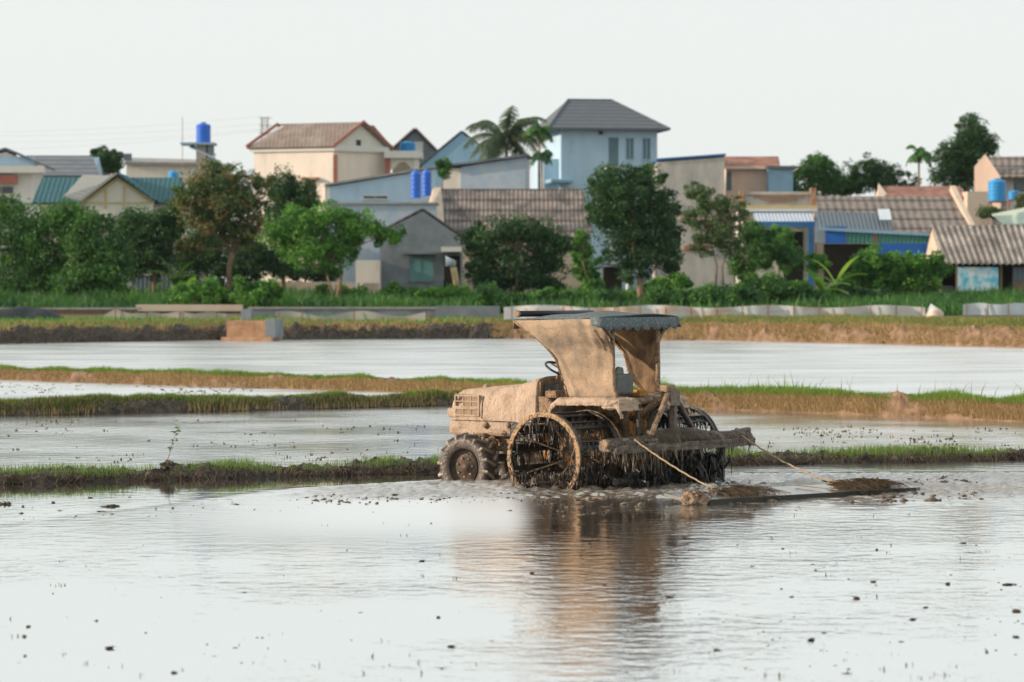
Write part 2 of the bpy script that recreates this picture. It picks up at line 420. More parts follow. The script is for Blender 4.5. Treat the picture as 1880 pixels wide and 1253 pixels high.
# far land: terraces up from the far shore to the village
pxs = np.linspace(-900, 2800, 186)
offs = [(-1.0, -0.6), (0.3, -0.3), (0.5, -0.1), (0.8, 0.1), (1.1, 0.30), (1.7, 0.55), (3.5, 0.78)]
absd = [(158, 1.05), (166, 1.30), (176, 1.55), (190, 1.62), (240, 1.66), (400, 1.7), (4800, 1.7)]
P = []
for px in pxs:
    row = []
    s0 = float(shore(px))
    hf = 1.0 + 0.1 * float(sstep(900, 1100, px))
    for i, (o, z) in enumerate(offs):
        j = 0.35 * float(fbm(px * 0.031 + 5, o * 3.1 + 2, 3)) if 0 < i < 5 else 0
        row.append(((px - PX0) / F * (s0 + o + j), s0 + o + j, (z * hf if z > 0 else z) + (0.25 * float(fbm(px * 0.05, o, 3)) if 2 < i < 6 else 0)))
    for d, z in absd:
        dd = max(d, s0 + 4 + (d - 158) * 0.2)
        row.append(((px - PX0) / F * dd, dd, max(z, row[-1][2])))
    P.append(row)
g = MB(); g.grid(P)
tag(g.build('terrain', M['ground'], smooth=True), kind='structure')

M['w_far'] = watermat('water_far', 0.8, 2.0, (0.5, 1.0, 1), rough=0.30, base=0.6, rmod=.35)
M['w_mid'] = watermat('water_mid', 0.6, 2.6, (0.8, 1.0, 1), rmod=.4, rough=0.17, base=0.6, mudc=(0.24, 0.21, 0.16))
M['w_near'] = watermat('water_near', 0.34, 3.6, (1.0, 1.0, 1), rough=0.04, base=0.52, churn=0.8, rmod=0.0, mudc=(0.21, 0.185, 0.155))

def sheet(name, y0, y1, z, m):
    a = MB(); wdt = lambda y: y * 0.30 + 12
    a.add([(-wdt(y0), y0, z), (wdt(y0), y0, z), (wdt(y1), y1, z), (-wdt(y1), y1, z)], [(0, 1, 2, 3)])
    return tag(a.build(name, m), kind='structure')
sheet('water', 64, 165, 0.0, M['w_far'])
# middle paddy between the near bund and the middle bund
a = MB(); a.add([(-26, 41, .002), (26, 45, .002), (30, 61.5, .002), (12, 64.2, .002), (-5, 68, .002), (-12, 71, .002), (-34, 79, .002), (-34, 60, .002)], [(0, 1, 2, 3, 4, 5, 6, 7)])
tag(a.build('water', M['w_mid']), kind='structure')

# near field: dense sheet with churned mud round the tractor
def near_field():
    xs = np.concatenate([np.linspace(-26, -8, 40)[:-1], np.linspace(-8, 10, 560), np.linspace(10, 26, 40)[1:]])
    ys = np.concatenate([np.linspace(2, 19, 12)[:-1], np.linspace(19, 34, 220)[:-1], np.linspace(34, 43, 330), np.linspace(43, 48, 60)[1:]])
    Xg, Yg = np.meshgrid(xs, ys)
    px = Xg / Yg * F + PX0
    # furthest edge of the worked ground: boundary line running from lower left to the tractor
    yb = np.interp(px, [-200, 0, 250, 500, 800, 1300, 1880, 2200], [33.3, 33.8, 36.2, 39.6, 41.5, 43.2, 43.6, 43.6])
    worked = 1 - sstep(-0.55, 0.35, Yg - yb + 0.25 * fbm(Xg * 1.2, Yg * 1.2, 3))
    # churned zone
    d1 = np.hypot((Xg - 1.6) / 2.6, (Yg - 40.6) / 1.9)
    d2 = np.hypot((Xg - 3.8) / 3.6, (Yg - 39.6) / 2.4)
    d3 = np.hypot((Xg + 1.0) / 2.6, (Yg - 40.0) / 1.3)
    ch = np.maximum.reduce([1 - sstep(0.45, 1.15, d1), (1 - sstep(0.5, 1.2, d2)), 0.55 * (1 - sstep(0.3, 1.3, d3))])
    ch = np.maximum(ch, 0.5 * sstep(37.2, 39.5, Yg) * sstep(3, 5, Xg)) * worked
    ch *= (1 - sstep(42.7, 43.4, Yg))
    n1 = fbm(Xg * 1.4, Yg * 1.4, 4); n2 = fbm(Xg * 5.5 + 9, Yg * 5.5, 4)
    ridged = 1 - np.abs(fbm(Xg * 3.1 + 3, Yg * 4.2, 4)) * 6
    z = -0.002 + worked * (0.002 + (0.001 + 0.006 * sstep(34, 38, Yg)) * n1)
    z = z + worked * 0.0012 * fbm(Xg * 2.5, Yg * 7.0, 3) * (1 + 2 * sstep(34, 39, Yg))
    lump = np.clip(ridged, 0, 1) ** 2 * np.clip(0.35 + n1 * 2.5, 0, 1)
    z = z + ch * (0.045 * n2 + 0.03 * lump + 0.02 * n1) * (1 - .6 * (1 - sstep(.3, .8, np.abs((Xg - 3.6) * -.55 + (Yg - 38.1) * .83))) * sstep(1.5, 2.5, Xg))
    fine = fbm(Xg * 9 + 4, Yg * 11, 3)
    zone = sstep(37.6, 38.8, Yg - .12 * (Xg - 1)) * sstep(-3.2, -1.5, Xg) * worked * (1 - sstep(42.7, 43.4, Yg))
    z = z + zone * (0.10 * fine + 0.04 * n2) + worked * sstep(36, 38.5, Yg) * .012 * fine
    ch = np.maximum(ch, .6 * zone)
    sp = sstep(0.18, 0.28, fbm(Xg * 3.3 + 50, Yg * 3.9 + 7, 4)) * 0.015 * worked * sstep(35, 38.5, Yg)
    z = z + sp
    # splash mound by the front wheels and trail behind cages
    H, W = Xg.shape
    V = np.stack([Xg.ravel(), Yg.ravel(), z.ravel()], 1)
    i = np.arange(H - 1)[:, None] * W + np.arange(W - 1)[None, :]
    Fc = np.stack([i, i + 1, i + W + 1, i + W], -1).reshape(-1, 4)
    o = np_mesh('paddy_field_water', V, Fc, M['w_near'], smooth=True)
    at_ = o.data.attributes.new('churn', 'FLOAT', 'POINT')
    at_.data.foreach_set('value', np.clip(ch * (0.55 + 0.9 * n2 + lump * 0.3), 0, 1).ravel().astype(np.float32))
    a3 = o.data.attributes.new('ripple', 'FLOAT', 'POINT')
    near_t = np.exp(-((Xg - 1.2) / 2.6) ** 2)
    rip = (.40 + .60 * worked) * (.42 + .85 * near_t) * (.75 + .25 * sstep(24, 34, Yg))
    a3.data.foreach_set('value', rip.ravel().astype(np.float32))
    a2 = o.data.attributes.new('soft', 'FLOAT', 'POINT')
    lf = 1 - sstep(-.1, .45, Xg)
    soft = (.3 * sstep(34.0, 38.5, Yg) * (1 - lf) + lf * sstep(-5.5, -1.5, Xg) * sstep(29.0, 35.5, Yg)) * worked
    a2.data.foreach_set('value', np.clip(soft, 0, 1).ravel().astype(np.float32))
    return tag(o, kind='structure')
near_field()

# ------------------------------------------------------------------ bunds and grass
def bund(name, pts, wid, h, m, back=None, seed=0, amp=1.0):
    """pts: [(px, Y)] of the front waterline; wid: width; h: height"""
    pts = sorted(pts); a = MB(); P = []
    pa = np.arange(pts[0][0], pts[-1][0] + 1, 4.0 if wid < 1.3 else 6.0)
    Ys = np.interp(pa, [p[0] for p in pts], [p[1] for p in pts])
    prof = [(0, -0.3), (0.02, -0.02), (0.07, 0.18), (0.12, 0.42), (0.2, 0.72), (0.3, 0.9), (0.42, 1.0), (0.55, 1.0), (0.68, 0.97), (0.8, 0.8), (0.9, 0.5), (1.0, 0.0), (1.03, -0.5)]
    for px, Y in zip(pa, Ys):
        row = []
        xw = (px - PX0) / F * Y
        e = min(1, (px - pts[0][0]) / 25 + 0.0, (pts[-1][0] - px) / 25) if name != 'bund_long' else 1
        e = max(0.0, e)
        hh = h * (1 + 0.45 * mnoise.fractal((xw * 1.1, seed, 1.7), 1.0, 2.0, 4)) * (0.3 + 0.7 * e)
        for u, v in prof:
            yy = Y + u * wid + amp * 0.14 * mnoise.fractal((xw * 1.7, u * 3 + seed, v), 1.0, 2.0, 4)
            zz = v * hh + (amp * 0.075 * mnoise.fractal((xw * 5.5, u * 5 + seed, 3.3), 0.8, 2.0, 5) if v > 0.1 else 0)
            row.append((xw, yy, zz))
        P.append(row)
    a.grid(P)
    return tag(a.build(name, m, smooth=False), kind='structure')

def blades(name, x, y, z, hgt, wid, m, lean=0.35, tint=None, parent=None, kind='stuff'):
    n = len(x)
    az = rng.random(n) * 2 * np.pi
    la = rng.random(n) * 2 * np.pi
    ln = rng.random(n) * lean * hgt
    dx = np.cos(az) * wid / 2; dy = np.sin(az) * wid / 2 * 0.4
    mx = np.cos(la) * ln; my = np.sin(la) * ln
    V = np.empty((n, 5, 3))
    V[:, 0] = np.stack([x - dx, y - dy, z], 1)
    V[:, 1] = np.stack([x + dx, y + dy, z], 1)
    V[:, 2] = np.stack([x + dx * .8 + mx * .35, y + dy + my * .35, z + hgt * .55], 1)
    V[:, 3] = np.stack([x - dx * .8 + mx * .35, y - dy + my * .35, z + hgt * .55], 1)
    V[:, 4] = np.stack([x + mx, y + my, z + hgt * (1 - 0.25 * ln / hgt)], 1)
    b = np.arange(n)[:, None] * 5
    q = b + np.array([0, 1, 2, 3]); t = b + np.array([3, 2, 4, 4])
    # degenerate quads avoided: use triangles only
    T = np.concatenate([b + np.array([0, 1, 2]), b + np.array([0, 2, 3]), b + np.array([3, 2, 4])], 0)
    if tint is None: tint = rng.random(n)
    o = np_mesh(name, V.reshape(-1, 3), T, m, parent=parent, tint=np.concatenate([tint] * 3), k=3)
    if kind: tag(o, kind=kind)
    return o

def bund_grass(name, label, pts, wid, h, n, hg, m, umin=0.12, umax=0.9, zf=0.85, clump=1.0, wblade=0.008, hang=0, kind='stuff', front=False, thresh=0.0):
    pts = sorted(pts)
    px = rng.uniform(pts[0][0] + 4, pts[-1][0] - 4, n)
    Y = np.interp(px, [p[0] for p in pts], [p[1] for p in pts])
    u = rng.uniform(umin, umax, n)
    x = (px - PX0) / F * Y
    cl = fbm(x * 1.3 + 11, u * 2.0, 3) * 2 + 0.5
    keep = rng.random(n) < np.clip(cl * clump + thresh, 0.02, 1)
    px, Y, u, x, cl = px[keep], Y[keep], u[keep], x[keep], cl[keep]
    prof_u = [0, 0.02, 0.07, 0.12, 0.2, 0.3, 0.42, 0.55, 0.68, 0.8, 0.9, 1.0]
    prof_v = [-.05, 0.0, 0.18, 0.42, 0.72, 0.9, 1.0, 1.0, 0.97, 0.8, 0.5, 0]
    z = np.interp(u, prof_u, prof_v) * h * zf
    hh = hg * (0.35 + rng.random(len(x)) * 0.75) * (0.55 + 0.75 * np.clip(cl, 0, 1.2))
    o = blades(name, x, Y + u * wid, z, hh, wblade * (0.7 + 0.6 * rng.random(len(x))), m, lean=0.6, tint=np.clip(rng.random(len(x)) * 0.75 + 0.25 * cl, 0, 1))
    o['label'] = label
    o['category'] = 'grass'
    return o

W_ = lambda y: F * CAMH / (y - PY0)
B1L = [(-120, W_(893)), (0, W_(890)), (400, W_(879)), (800, W_(868)), (1340, W_(856)), (1880, W_(846)), (2040, W_(843))]
bund('earth_bund', B1L, 0.85, 0.125, M['earth'], seed=1)
bund_grass('grass', 'short green grass on the dark mud bund behind the tractor', B1L, 0.85, 0.125, 34000, 0.16, M['grass_near'], umin=0.12, umax=0.95, clump=1.9, thresh=-.5, wblade=0.006)
NEAR_ROOTS = True

B2A = [(-120, W_(769)), (0, W_(765)), (240, W_(760)), (402, W_(757))]
B2B = [(398, W_(757)), (620, W_(751)), (830, W_(745)), (960, W_(743)), (1110, W_(746))]
B3L = [(-120, W_(695)), (0, W_(698)), (400, W_(711)), (830, W_(723)), (1000, W_(735)), (1110, W_(744))]
B3R = [(1085, W_(745)), (1260, W_(751)), (1560, W_(762)), (1880, W_(776)), (2060, W_(784))]
bund('earth_bund', B2A, 1.2, 0.22, M['earth'], seed=2)
bund('earth_bund', B2B, 1.2, 0.2, M['earth'], seed=3)
bund('earth_bund', B3L, 1.2, 0.24, M['earth_brown'], seed=4, amp=.6)
bund('earth_bund', B3R, 1.2, 0.33, M['earth_brown'], seed=5, amp=.6)
bund_grass('grass', 'dark green grass on the left stretch of the middle bund', B2A, 1.2, 0.22, 20000, 0.19, M['bund_dark'], umin=0.06, umax=0.9, clump=1.6, thresh=-.35, wblade=0.016)
bund_grass('grass', 'bright grass tips on the left stretch of the middle bund', B2A, 1.2, 0.22, 9000, 0.2, M['grass'], umin=0.35, umax=0.9, clump=1.5, wblade=0.014)
bund_grass('grass', 'dark green grass on the stretch of the middle bund ending behind the hood', B2B, 1.2, 0.2, 32000, 0.18, M['bund_dark'], umin=0.06, umax=0.9, clump=1.6, thresh=-.35, wblade=0.016)
bund_grass('grass', 'bright grass tips on the bund that ends behind the hood', B2B, 1.2, 0.2, 18000, 0.2, M['grass'], umin=0.35, umax=0.9, clump=1.5, wblade=0.014)
bund_grass('grass', 'dry yellow tips on the left stretch of the middle bund', B2A, 1.2, 0.22, 9000, 0.17, M['grass_dry'], umin=0.02, umax=0.9, clump=1.5, thresh=-.2, wblade=0.012)
bund_grass('grass', 'dry yellow tips on the bund that ends behind the hood', B2B, 1.2, 0.2, 14000, 0.17, M['grass_dry'], umin=0.02, umax=0.9, clump=1.5, thresh=-.2, wblade=0.012)
bund_grass('grass', 'tall weed stalks standing above the grass right of the tractor', B3R, 1.2, 0.33, 700, 0.55, M['grass'], umin=0.3, umax=0.9, clump=1, thresh=-.3, wblade=0.02)
bund_grass('grass', 'dry brown grass on the front of the left far bund', B3L, 1.2, 0.24, 60000, 0.15, M['grass_dry'], umin=0.03, umax=0.5, clump=2, thresh=.15, wblade=0.018)
bund_grass('grass', 'green grass along the top of the left far bund', B3L, 1.2, 0.24, 52000, 0.22, M['grass'], umin=0.35, umax=0.95, clump=2, thresh=.15, wblade=0.018)
bund_grass('grass', 'dry brown grass on the front of the bund right of the tractor', B3R, 1.2, 0.33, 50000, 0.17, M['grass_dry'], umin=0.04, umax=0.40, clump=2, thresh=.15, wblade=0.014)
bund_grass('grass', 'green grass along the top of the bund right of the tractor', B3R, 1.2, 0.33, 52000, 0.24, M['grass'], umin=0.24, umax=0.95, clump=2, thresh=.2, wblade=0.014)

# far bank vegetation
def bank(name, label, px0, px1, o0, o1, n, hg, m, wblade=0.05, z0=None, lean=0.5):
    px = rng.uniform(px0, px1, n); o = rng.uniform(o0, o1, n)
    Y = shore(px) + o
    hf = 1.0 + 0.1 * sstep(900, 1100, px)
    z = np.interp(o, [0, .15, .5, .9, 1.6, 3.5, 8, 16], [0, .12, .42, .62, .72, .8, 1.0, 1.2]) * np.where(o < 8, hf, 1) - 0.03
    x = (px - PX0) / F * Y
    cl = np.clip(fbm(x * 0.5 + 3, o * 0.5, 3) * 2 + 0.55, 0.1, 1.1)
    ob = blades(name, x, Y, z, hg * (0.3 + rng.random(n)) * (0.4 + cl), wblade * (0.6 + .8 * rng.random(n)), m, lean=lean, tint=np.clip(rng.random(n) * .6 + .4 * cl, 0, 1))
    ob['label'] = label; ob['category'] = 'grass'
SL = [(p, float(shore(p))) for p in (-300, -150, 0, 400, 600, 800, 940)]
SR = [(p, float(shore(p))) for p in (925, 1000, 1150, 1300, 1600, 1880, 2100)]
bund('earth_bank', SL, 2.6, 0.62, M['earth'], seed=8, amp=2.2)
bund('earth_bank', SR, 2.6, 0.66, M['earth_brown'], seed=9, amp=1.5)
bank('grass', 'dry brown grass hanging down the far bank on the right', 900, 2000, 0.1, 1.5, 30000, 0.17, M['grass_dry'])
bank('grass', 'yellowish green grass on top of the far bank on the right', 900, 2000, 1.2, 7.5, 34000, 0.20, M['grass_far'])
bank('grass', 'thin dry tufts on the dark far bank on the left', -80, 930, 0.5, 5.0, 17000, 0.16, M['grass_dry'])
bank('grass', 'low green weeds on the far bank on the left', -80, 930, 1.2, 7.0, 9000, 0.22, M['leaf_bright'])

# ------------------------------------------------------------------ tractor
TX, TY, TA = 1.36, 41.0, R(142)
ca, sa = math.cos(TA), math.sin(TA)
def inv(px, py, ly):
    """tractor-frame point (lx, ly, z) for a photo point on the lengthwise plane ly"""
    k = (px - PX0) / F
    lx = (TX - 0.616 * ly - k * (TY - 0.788 * ly)) / (0.788 + 0.616 * k)
    Y = TY + 0.616 * lx - 0.788 * ly
    return Vector((lx, ly, CAMH - (py - PY0) / F * Y))

def strands(name, segs, n, lmin, lmax, m, parent, wid=0.010, zmin=-0.02, jit=0.02, seed=0, tilt=0.15):
    """thin ribbons of mud and weed hanging from line segments [(p, q, weight)]"""
    r = np.random.default_rng(seed + 5)
    wts = np.array([(Vector(q) - Vector(p)).length * w_ for p, q, w_ in segs]); wts /= wts.sum()
    idx = r.choice(len(segs), n, p=wts)
    A = np.array([s[0] for s in segs])[idx]; Bq = np.array([s[1] for s in segs])[idx]
    t = r.random(n)[:, None]
    top = A + (Bq - A) * t + r.normal(0, jit, (n, 3)) * np.array([1, 1, 0.4])
    ln = lmin + (lmax - lmin) * r.random(n) ** 2.2
    bot = top.copy(); bot[:, 2] -= ln; bot[:, 0] += r.normal(0, tilt, n) * ln; bot[:, 1] += r.normal(0, tilt, n) * ln
    bot[:, 2] = np.maximum(bot[:, 2], zmin)
    mid = (top + bot) / 2 + r.normal(0, 0.06, (n, 3)) * ln[:, None]
    az = r.random(n) * np.pi
    w_ = wid * (0.4 + r.random(n) * 1.1)
    d = np.stack([np.cos(az) * w_ / 2, np.sin(az) * w_ / 2, np.zeros(n)], 1)
    V = np.stack([top - d, top + d, mid + d * .8, mid - d * .8, bot + d * .3, bot - d * .3], 1)
    b = np.arange(n)[:, None] * 6
    Fc = np.concatenate([b + np.array([0, 1, 2, 3]), b + np.array([3, 2, 4, 5])], 0)
    o = np_mesh(name, V.reshape(-1, 3), Fc, m, parent=parent)
    o['kind'] = 'stuff'
    return o

def build_tractor():
    T = empty('paddy_tractor', (TX, TY, 0), TA, 'mud-caked tractor with iron cage wheels and canvas canopy standing in the flooded field', 'tractor')
    # ---- hood: lofted shell
    def section(lx, w0, w1, zb, zt, crown=0.03):
        pts = []
        half = [(w0, zb), (w0 + 0.005, zb + (zt - zb) * 0.25), ((w0 + w1) / 2 + 0.01, zb + (zt - zb) * 0.55), (w1, zt - 0.10), (w1 - 0.025, zt - 0.045), (w1 - 0.07, zt - 0.012), (w1 * 0.5, zt + crown * 0.6), (0, zt + crown)]
        for y, z in half: pts.append((lx, y, z))
        for y, z in half[-2::-1]: pts.append((lx, -y, z))
        return pts
    st = [(2.55, .20, .17, .80, 1.00), (2.535, .27, .24, .78, 1.07), (2.50, .315, .28, .77, 1.115), (2.44, .335, .30, .77, 1.14), (2.2, .345, .31, .77, 1.165), (1.9, .35, .32, .77, 1.195),
          (1.6, .355, .325, .77, 1.225), (1.36, .36, .335, .77, 1.25), (1.35, .372, .35, .76, 1.262), (1.2, .375, .355, .76, 1.30), (1.10, .378, .36, .78, 1.335), (1.03, .38, .36, .80, 1.345)]
    P = []
    for i in range(len(st) - 1):
        n = max(1, int(abs(st[i][0] - st[i + 1][0]) / 0.06))
        for k in range(n):
            t = k / n
            P.append(section(*[a_ + (b_ - a_) * t for a_, b_ in zip(st[i], st[i + 1])]))
    P.append(section(*st[-1]))
    h = MB(); h.grid(P)
    h.f.append(tuple(range(15)))                      # nose cap
    h.f.append(tuple(len(h.v) - 15 + k for k in range(15)))
    hood = h.build('hood', M['mud_dry'], T, smooth=True, sub=2, disp=0.03, dscale=0.09)
    # side grilles (each a frame with vent openings)
    for s in (1, -1):
        g_ = MB()
        y0 = 0.318 * s; y1 = 0.352 * s
        for (z0, z1, rows) in ((0.955, 1.085, 2), (0.845, 0.915, 1)):
            a_, b_ = 2.40, 2.02
            g_.box(b_ - .02, a_ + .02, min(y0, y1 + .012 * s), max(y0, y1 + .012 * s), z1, z1 + .02)
            g_.box(b_ - .02, a_ + .02, min(y0, y1 + .012 * s), max(y0, y1 + .012 * s), z0 - .02, z0)
            g_.box(b_ - .02, b_, min(y0, y1 + .011 * s), max(y0, y1 + .011 * s), z0, z1)
            g_.box(a_, a_ + .02, min(y0, y1 + .011 * s), max(y0, y1 + .011 * s), z0, z1)
            for k in (1, 2):
                xx = b_ + (a_ - b_) * k / 3
                g_.box(xx - .006, xx + .006, min(y0, y1 + .008 * s), max(y0, y1 + .008 * s), z0, z1)
            if rows == 2:
                g_.box(b_, a_, min(y0, y1 + .006 * s), max(y0, y1 + .006 * s), (z0 + z1) / 2 - .006, (z0 + z1) / 2 + .006)
        gr = g_.build('side_grille', M['mud_dry'], hood, disp=0.0)
        pn = MB(); pn.box(2.02, 2.27, min(y0, y1 + .001 * s), max(y0, y1 + .001 * s), .955, 1.085); pn.box(2.02, 2.40, min(y0, y1 + .001 * s), max(y0, y1 + .001 * s), .845, .915)
        pn.build('vent_mesh', M['vent'], hood)
        hb = MB(); hb.box(2.36, 2.56, min(.20 * s, .355 * s), max(.20 * s, .355 * s), .80, .925)
        hb.build('headlight', M['mud_dry'], hood, bevel=0.03, sub=2, disp=0.012, dscale=0.1)
        # raised hood seams
        sm_ = MB(); sm_.tube([(1.955, .362 * s, .80), (1.955, .35 * s, .98), (1.955, .335 * s, 1.08)], 0.008, 6); sm_.tube([(2.42, .352 * s, 1.13 - .01), (1.955, .336 * s, 1.09)], 0.008, 6)
        sm_.build('hood_seam', M['mud_mid'], hood)
    cp = MB(); cp.lathe([(0.0, 1.245), (0.03, 1.24), (0.045, 1.2), (0.05, 1.16)], 12, Matrix(((1, 0, 0, 2.12), (0, 0, 1, .05), (0, 1, 0, 0), (0, 0, 0, 1)))); cp.build('hood_latch', M['mud_dry'], hood, smooth=True)
    # lower front frame / bumper
    b = MB(); b.box(1.50, 2.56, -.33, .33, .56, .775)
    b.build('front_frame', M['mud_dry'], T, bevel=0.05, sub=3, disp=0.045, dscale=0.12)
    b = MB(); b.box(1.38, 2.3, -.20, .20, .36, .57)
    b.build('axle_support', M['mud_mid'], T, bevel=0.03, sub=3, disp=0.06, dscale=0.1)
    # mud clots under the hood, left side
    b = MB()
    r = random.Random(3)
    for k in range(26):
        q = Vector((r.uniform(1.45, 2.1), r.choice((1, -1)) * r.uniform(.28, .37), r.uniform(.46, .72)))
        s_ = r.uniform(.025, .065)
        b.lathe([(0, -s_), (s_ * .8, -s_ * .6), (s_, 0), (s_ * .8, s_ * .6), (0, s_)], 7, Matrix.Translation(q) @ Matrix.Rotation(r.random() * 6, 4, 'X'))
    b.build('mud_clots', M['mud_mid'], T, sub=1, disp=0.03, dscale=0.05)['kind'] = 'stuff'
    # engine side boxes, dark
    b = MB(); b.box(1.05, 1.50, -.34, .34, .50, .80)
    b.build('battery_box', M['mud_black'], T, bevel=0.02, sub=2, disp=0.02)
    # cowl lower side
    b = MB(); b.prism([(1.36, .33, .80), (1.03, .35, .80), (.72, .36, .80), (.74, .36, 1.0), (.86, .36, 1.10), (1.03, .36, 1.12), (1.36, .34, 1.1)], (0, -.70, 0))
    b.build('cowl', M['mud_mid'], T, bevel=0.02, sub=3, disp=0.02)
    # dashboard recess & panel on the rear face of the hood
    b = MB(); b.prism([(1.025, .34, 1.10), (1.025, -.34, 1.10), (1.025, -.33, 1.30), (1.025, 0, 1.36), (1.025, .33, 1.30)], (-.035, 0, 0))
    b.build('dashboard', M['mud_mid'], T, bevel=.01)
    b = MB(); b.prism([(.985, .29, 1.12), (.985, -.10, 1.12), (.985, -.10, 1.28), (.985, .27, 1.27)], (-.015, 0, 0))
    b.build('instrument_panel', M['mud_wet'], T)
    b = MB()
    b.tube([(.96, .22, 1.13), (.93, .22, 1.16), (.93, .22, 1.21)], .012, 6); b.build('control_lever', M['mud_dry'], T)
    b = MB(); b.tube([(.95, .06, 1.10), (.92, .06, 1.26)], .01, 6); b.build('control_lever', M['mud_dry'], T)
    b = MB(); b.box(.74, .93, .12, .33, 1.09, 1.19)
    b.build('control_box', M['mud_mid'], T, bevel=.02, sub=2, disp=.02)
    # steering wheel: ring tilted, column
    c = Vector((.90, 0.02, 1.46)); ax = Vector((-.5, 0, 1)).normalized(); u = Vector((0, 1, 0)); v = ax.cross(u)
    rg = [c + (u * math.cos(t) + v * math.sin(t)) * .21 for t in np.linspace(0, 2 * math.pi, 25)]
    b = MB(); b.tube(rg, .016, 8, caps=False)
    sw = b.build('steering_wheel', M['black'], T, smooth=True)
    b = MB(); b.tube([c, c + Vector((.2, 0, -.42))], .022, 8)
    for t in (0.5, 2.6, 4.7): b.tube([c, c + (u * math.cos(t) + v * math.sin(t)) * .185], .011, 6)
    b.build('steering_column', M['mud_mid'], T)
    # gearbox, drop housings and floor
    b = MB(); b.box(-.35, 1.2, -.20, .20, .28, .82); b.box(-.18, .22, -.46, .46, .22, .60); b.box(-.30, .05, -.30, .30, .6, .95)
    b.build('gearbox', M['orange_mud'], T, bevel=.03, sub=3, disp=.02, dscale=.15)
    for s in (1, -1):
        b = MB(); b.prism([(-.16, .44 * s, .16), (.16, .44 * s, .16), (.24, .44 * s, .50), (.12, .44 * s, .88), (-.15, .44 * s, .88), (-.24, .44 * s, .50)], (0, .09 * s, 0))
        b.build('final_drive', M['orange_mud'], T, bevel=.02, sub=3, disp=.012, dscale=.1)
    b = MB(); b.box(.25, 1.0, -.50, .50, .74, .79)
    b.build('footplate', M['mud_mid'], T, bevel=.01, sub=3, disp=.02)
    # fenders
    for s in (1, -1):
        prof = [(.66, .70), (.60, .87), (.48, 1.06), (.40, 1.12), (-.35, 1.135), (-.50, 1.125), (-.60, 1.05), (-.62, .97)]
        P = []
        for i in range(len(prof) - 1):
            for k in range(5):
                t = k / 5; lx = prof[i][0] + (prof[i+1][0] - prof[i][0]) * t; z = prof[i][1] + (prof[i+1][1] - prof[i][1]) * t
                P.append([(lx, y * s, z - (0.02 if y > .72 else 0)) for y in np.linspace(.28, .76, 12)] + [(lx, .775 * s, z - .055), (lx, .77 * s, z - .10)])
        P.append([(prof[-1][0], y * s, prof[-1][1]) for y in np.linspace(.28, .76, 12)] + [(prof[-1][0], .775 * s, prof[-1][1] - .055), (prof[-1][0], .77 * s, prof[-1][1] - .1)])
        b = MB(); b.grid(P)
        fd = b.build('fender', M['mud_dry'], T, smooth=True, solid=.045, sub=2, disp=.05, dscale=.09)
        b = MB(); b.box(-.60, -.30, min(.42 * s, .775 * s), max(.42 * s, .775 * s), .985, 1.125)
        b.build('mud_lump', M['mud_dry'], fd, bevel=.05, sub=3, disp=.06, dscale=.09)
        b = MB(); b.box(-.30, .50, min(.27 * s, .30 * s), max(.27 * s, .30 * s), .72, 1.08)
        b.build('fender_wall', M['mud_mid'], fd, sub=3, disp=.01)
    # platform with U tube at the rear
    b = MB(); b.box(-.40, .35, -.46, .46, 1.04, 1.10)
    b.build('seat_platform', M['mud_mid'], T, bevel=.02, sub=3, disp=.03, dscale=.1)
    pr = [(-.30, .5, 2.10), (-.30, .5, 1.30), (-.31, .485, 1.17), (-.33, .43, 1.10), (-.35, .33, 1.075), (-.36, 0, 1.07), (-.35, -.33, 1.075), (-.33, -.43, 1.10), (-.31, -.485, 1.17), (-.30, -.5, 1.30), (-.30, -.5, 2.10)]
    b = MB(); b.tube(pr, [.028] + [.032] * 2 + [.05] * 5 + [.032] * 2 + [.028], 10)
    b.build('rear_roll_frame', M['mud_mid'], T, smooth=True, sub=1, disp=.035, dscale=.07)
    for s in (1, -1):
        b = MB(); b.tube([(-.30, .5 * s, 1.88), (-.345, .78 * s, 2.09)], .018, 8)
        b.build('roof_brace', M['mud_mid'], T)
    # roof
    nx, ny = 22, 26
    P = []
    for i in range(nx):
        lx = -.37 + 1.44 * i / (nx - 1)
        row = []
        for j in range(ny):
            ly = -.84 + 1.68 * j / (ny - 1)
            dome = .075 * max(0, 1 - (ly / .84) ** 2) ** .8 * (1 - .9 * ((lx - .25) / .75) ** 2 if abs(lx - .25) < .75 else 0.1)
            sag = .012 * math.sin(lx * 9 + ly * 3) * (1 - (ly / .84) ** 2)
            row.append((lx, ly, 2.15 - .035 * i / (nx - 1) + dome + sag))
        P.append(row)
    b = MB(); b.grid(P)
    roof = b.build('canopy_roof', M['canvas_blue'], T, smooth=True, solid=-.012)
    # scalloped rear valance (hangs down from rear edge), returns round both corners
    P = [[], [], [], []]
    path = [(-.20, .85)] + [(-.385, y) for y in np.linspace(.85, -.85, 86)] + [(-.20, -.86)]
    dist = 0; prev = path[0]
    for p in path:
        dist += math.hypot(p[0] - prev[0], p[1] - prev[1]); prev = p
        sag = -.012 * math.sin(dist * 1.8)
        bot = 2.005 + .035 * abs(math.sin(dist * math.pi / .19)) ** .7 * 1.0 - .03
        bot = 2.05 - .055 * abs(math.sin(dist * math.pi / .205)) ** .8 + sag
        wv = .012 * math.sin(dist * 23) + .01 * math.sin(dist * 41)
        for k in range(4):
            t = k / 3
            P[k].append((p[0] - .03 * t - wv * t, p[1] * (1 + .02 * t), 2.155 * (1 - t) + bot * t))
    b = MB(); b.grid(P); b.build('valance', M['canvas_blue'], roof, smooth=True, solid=.006)
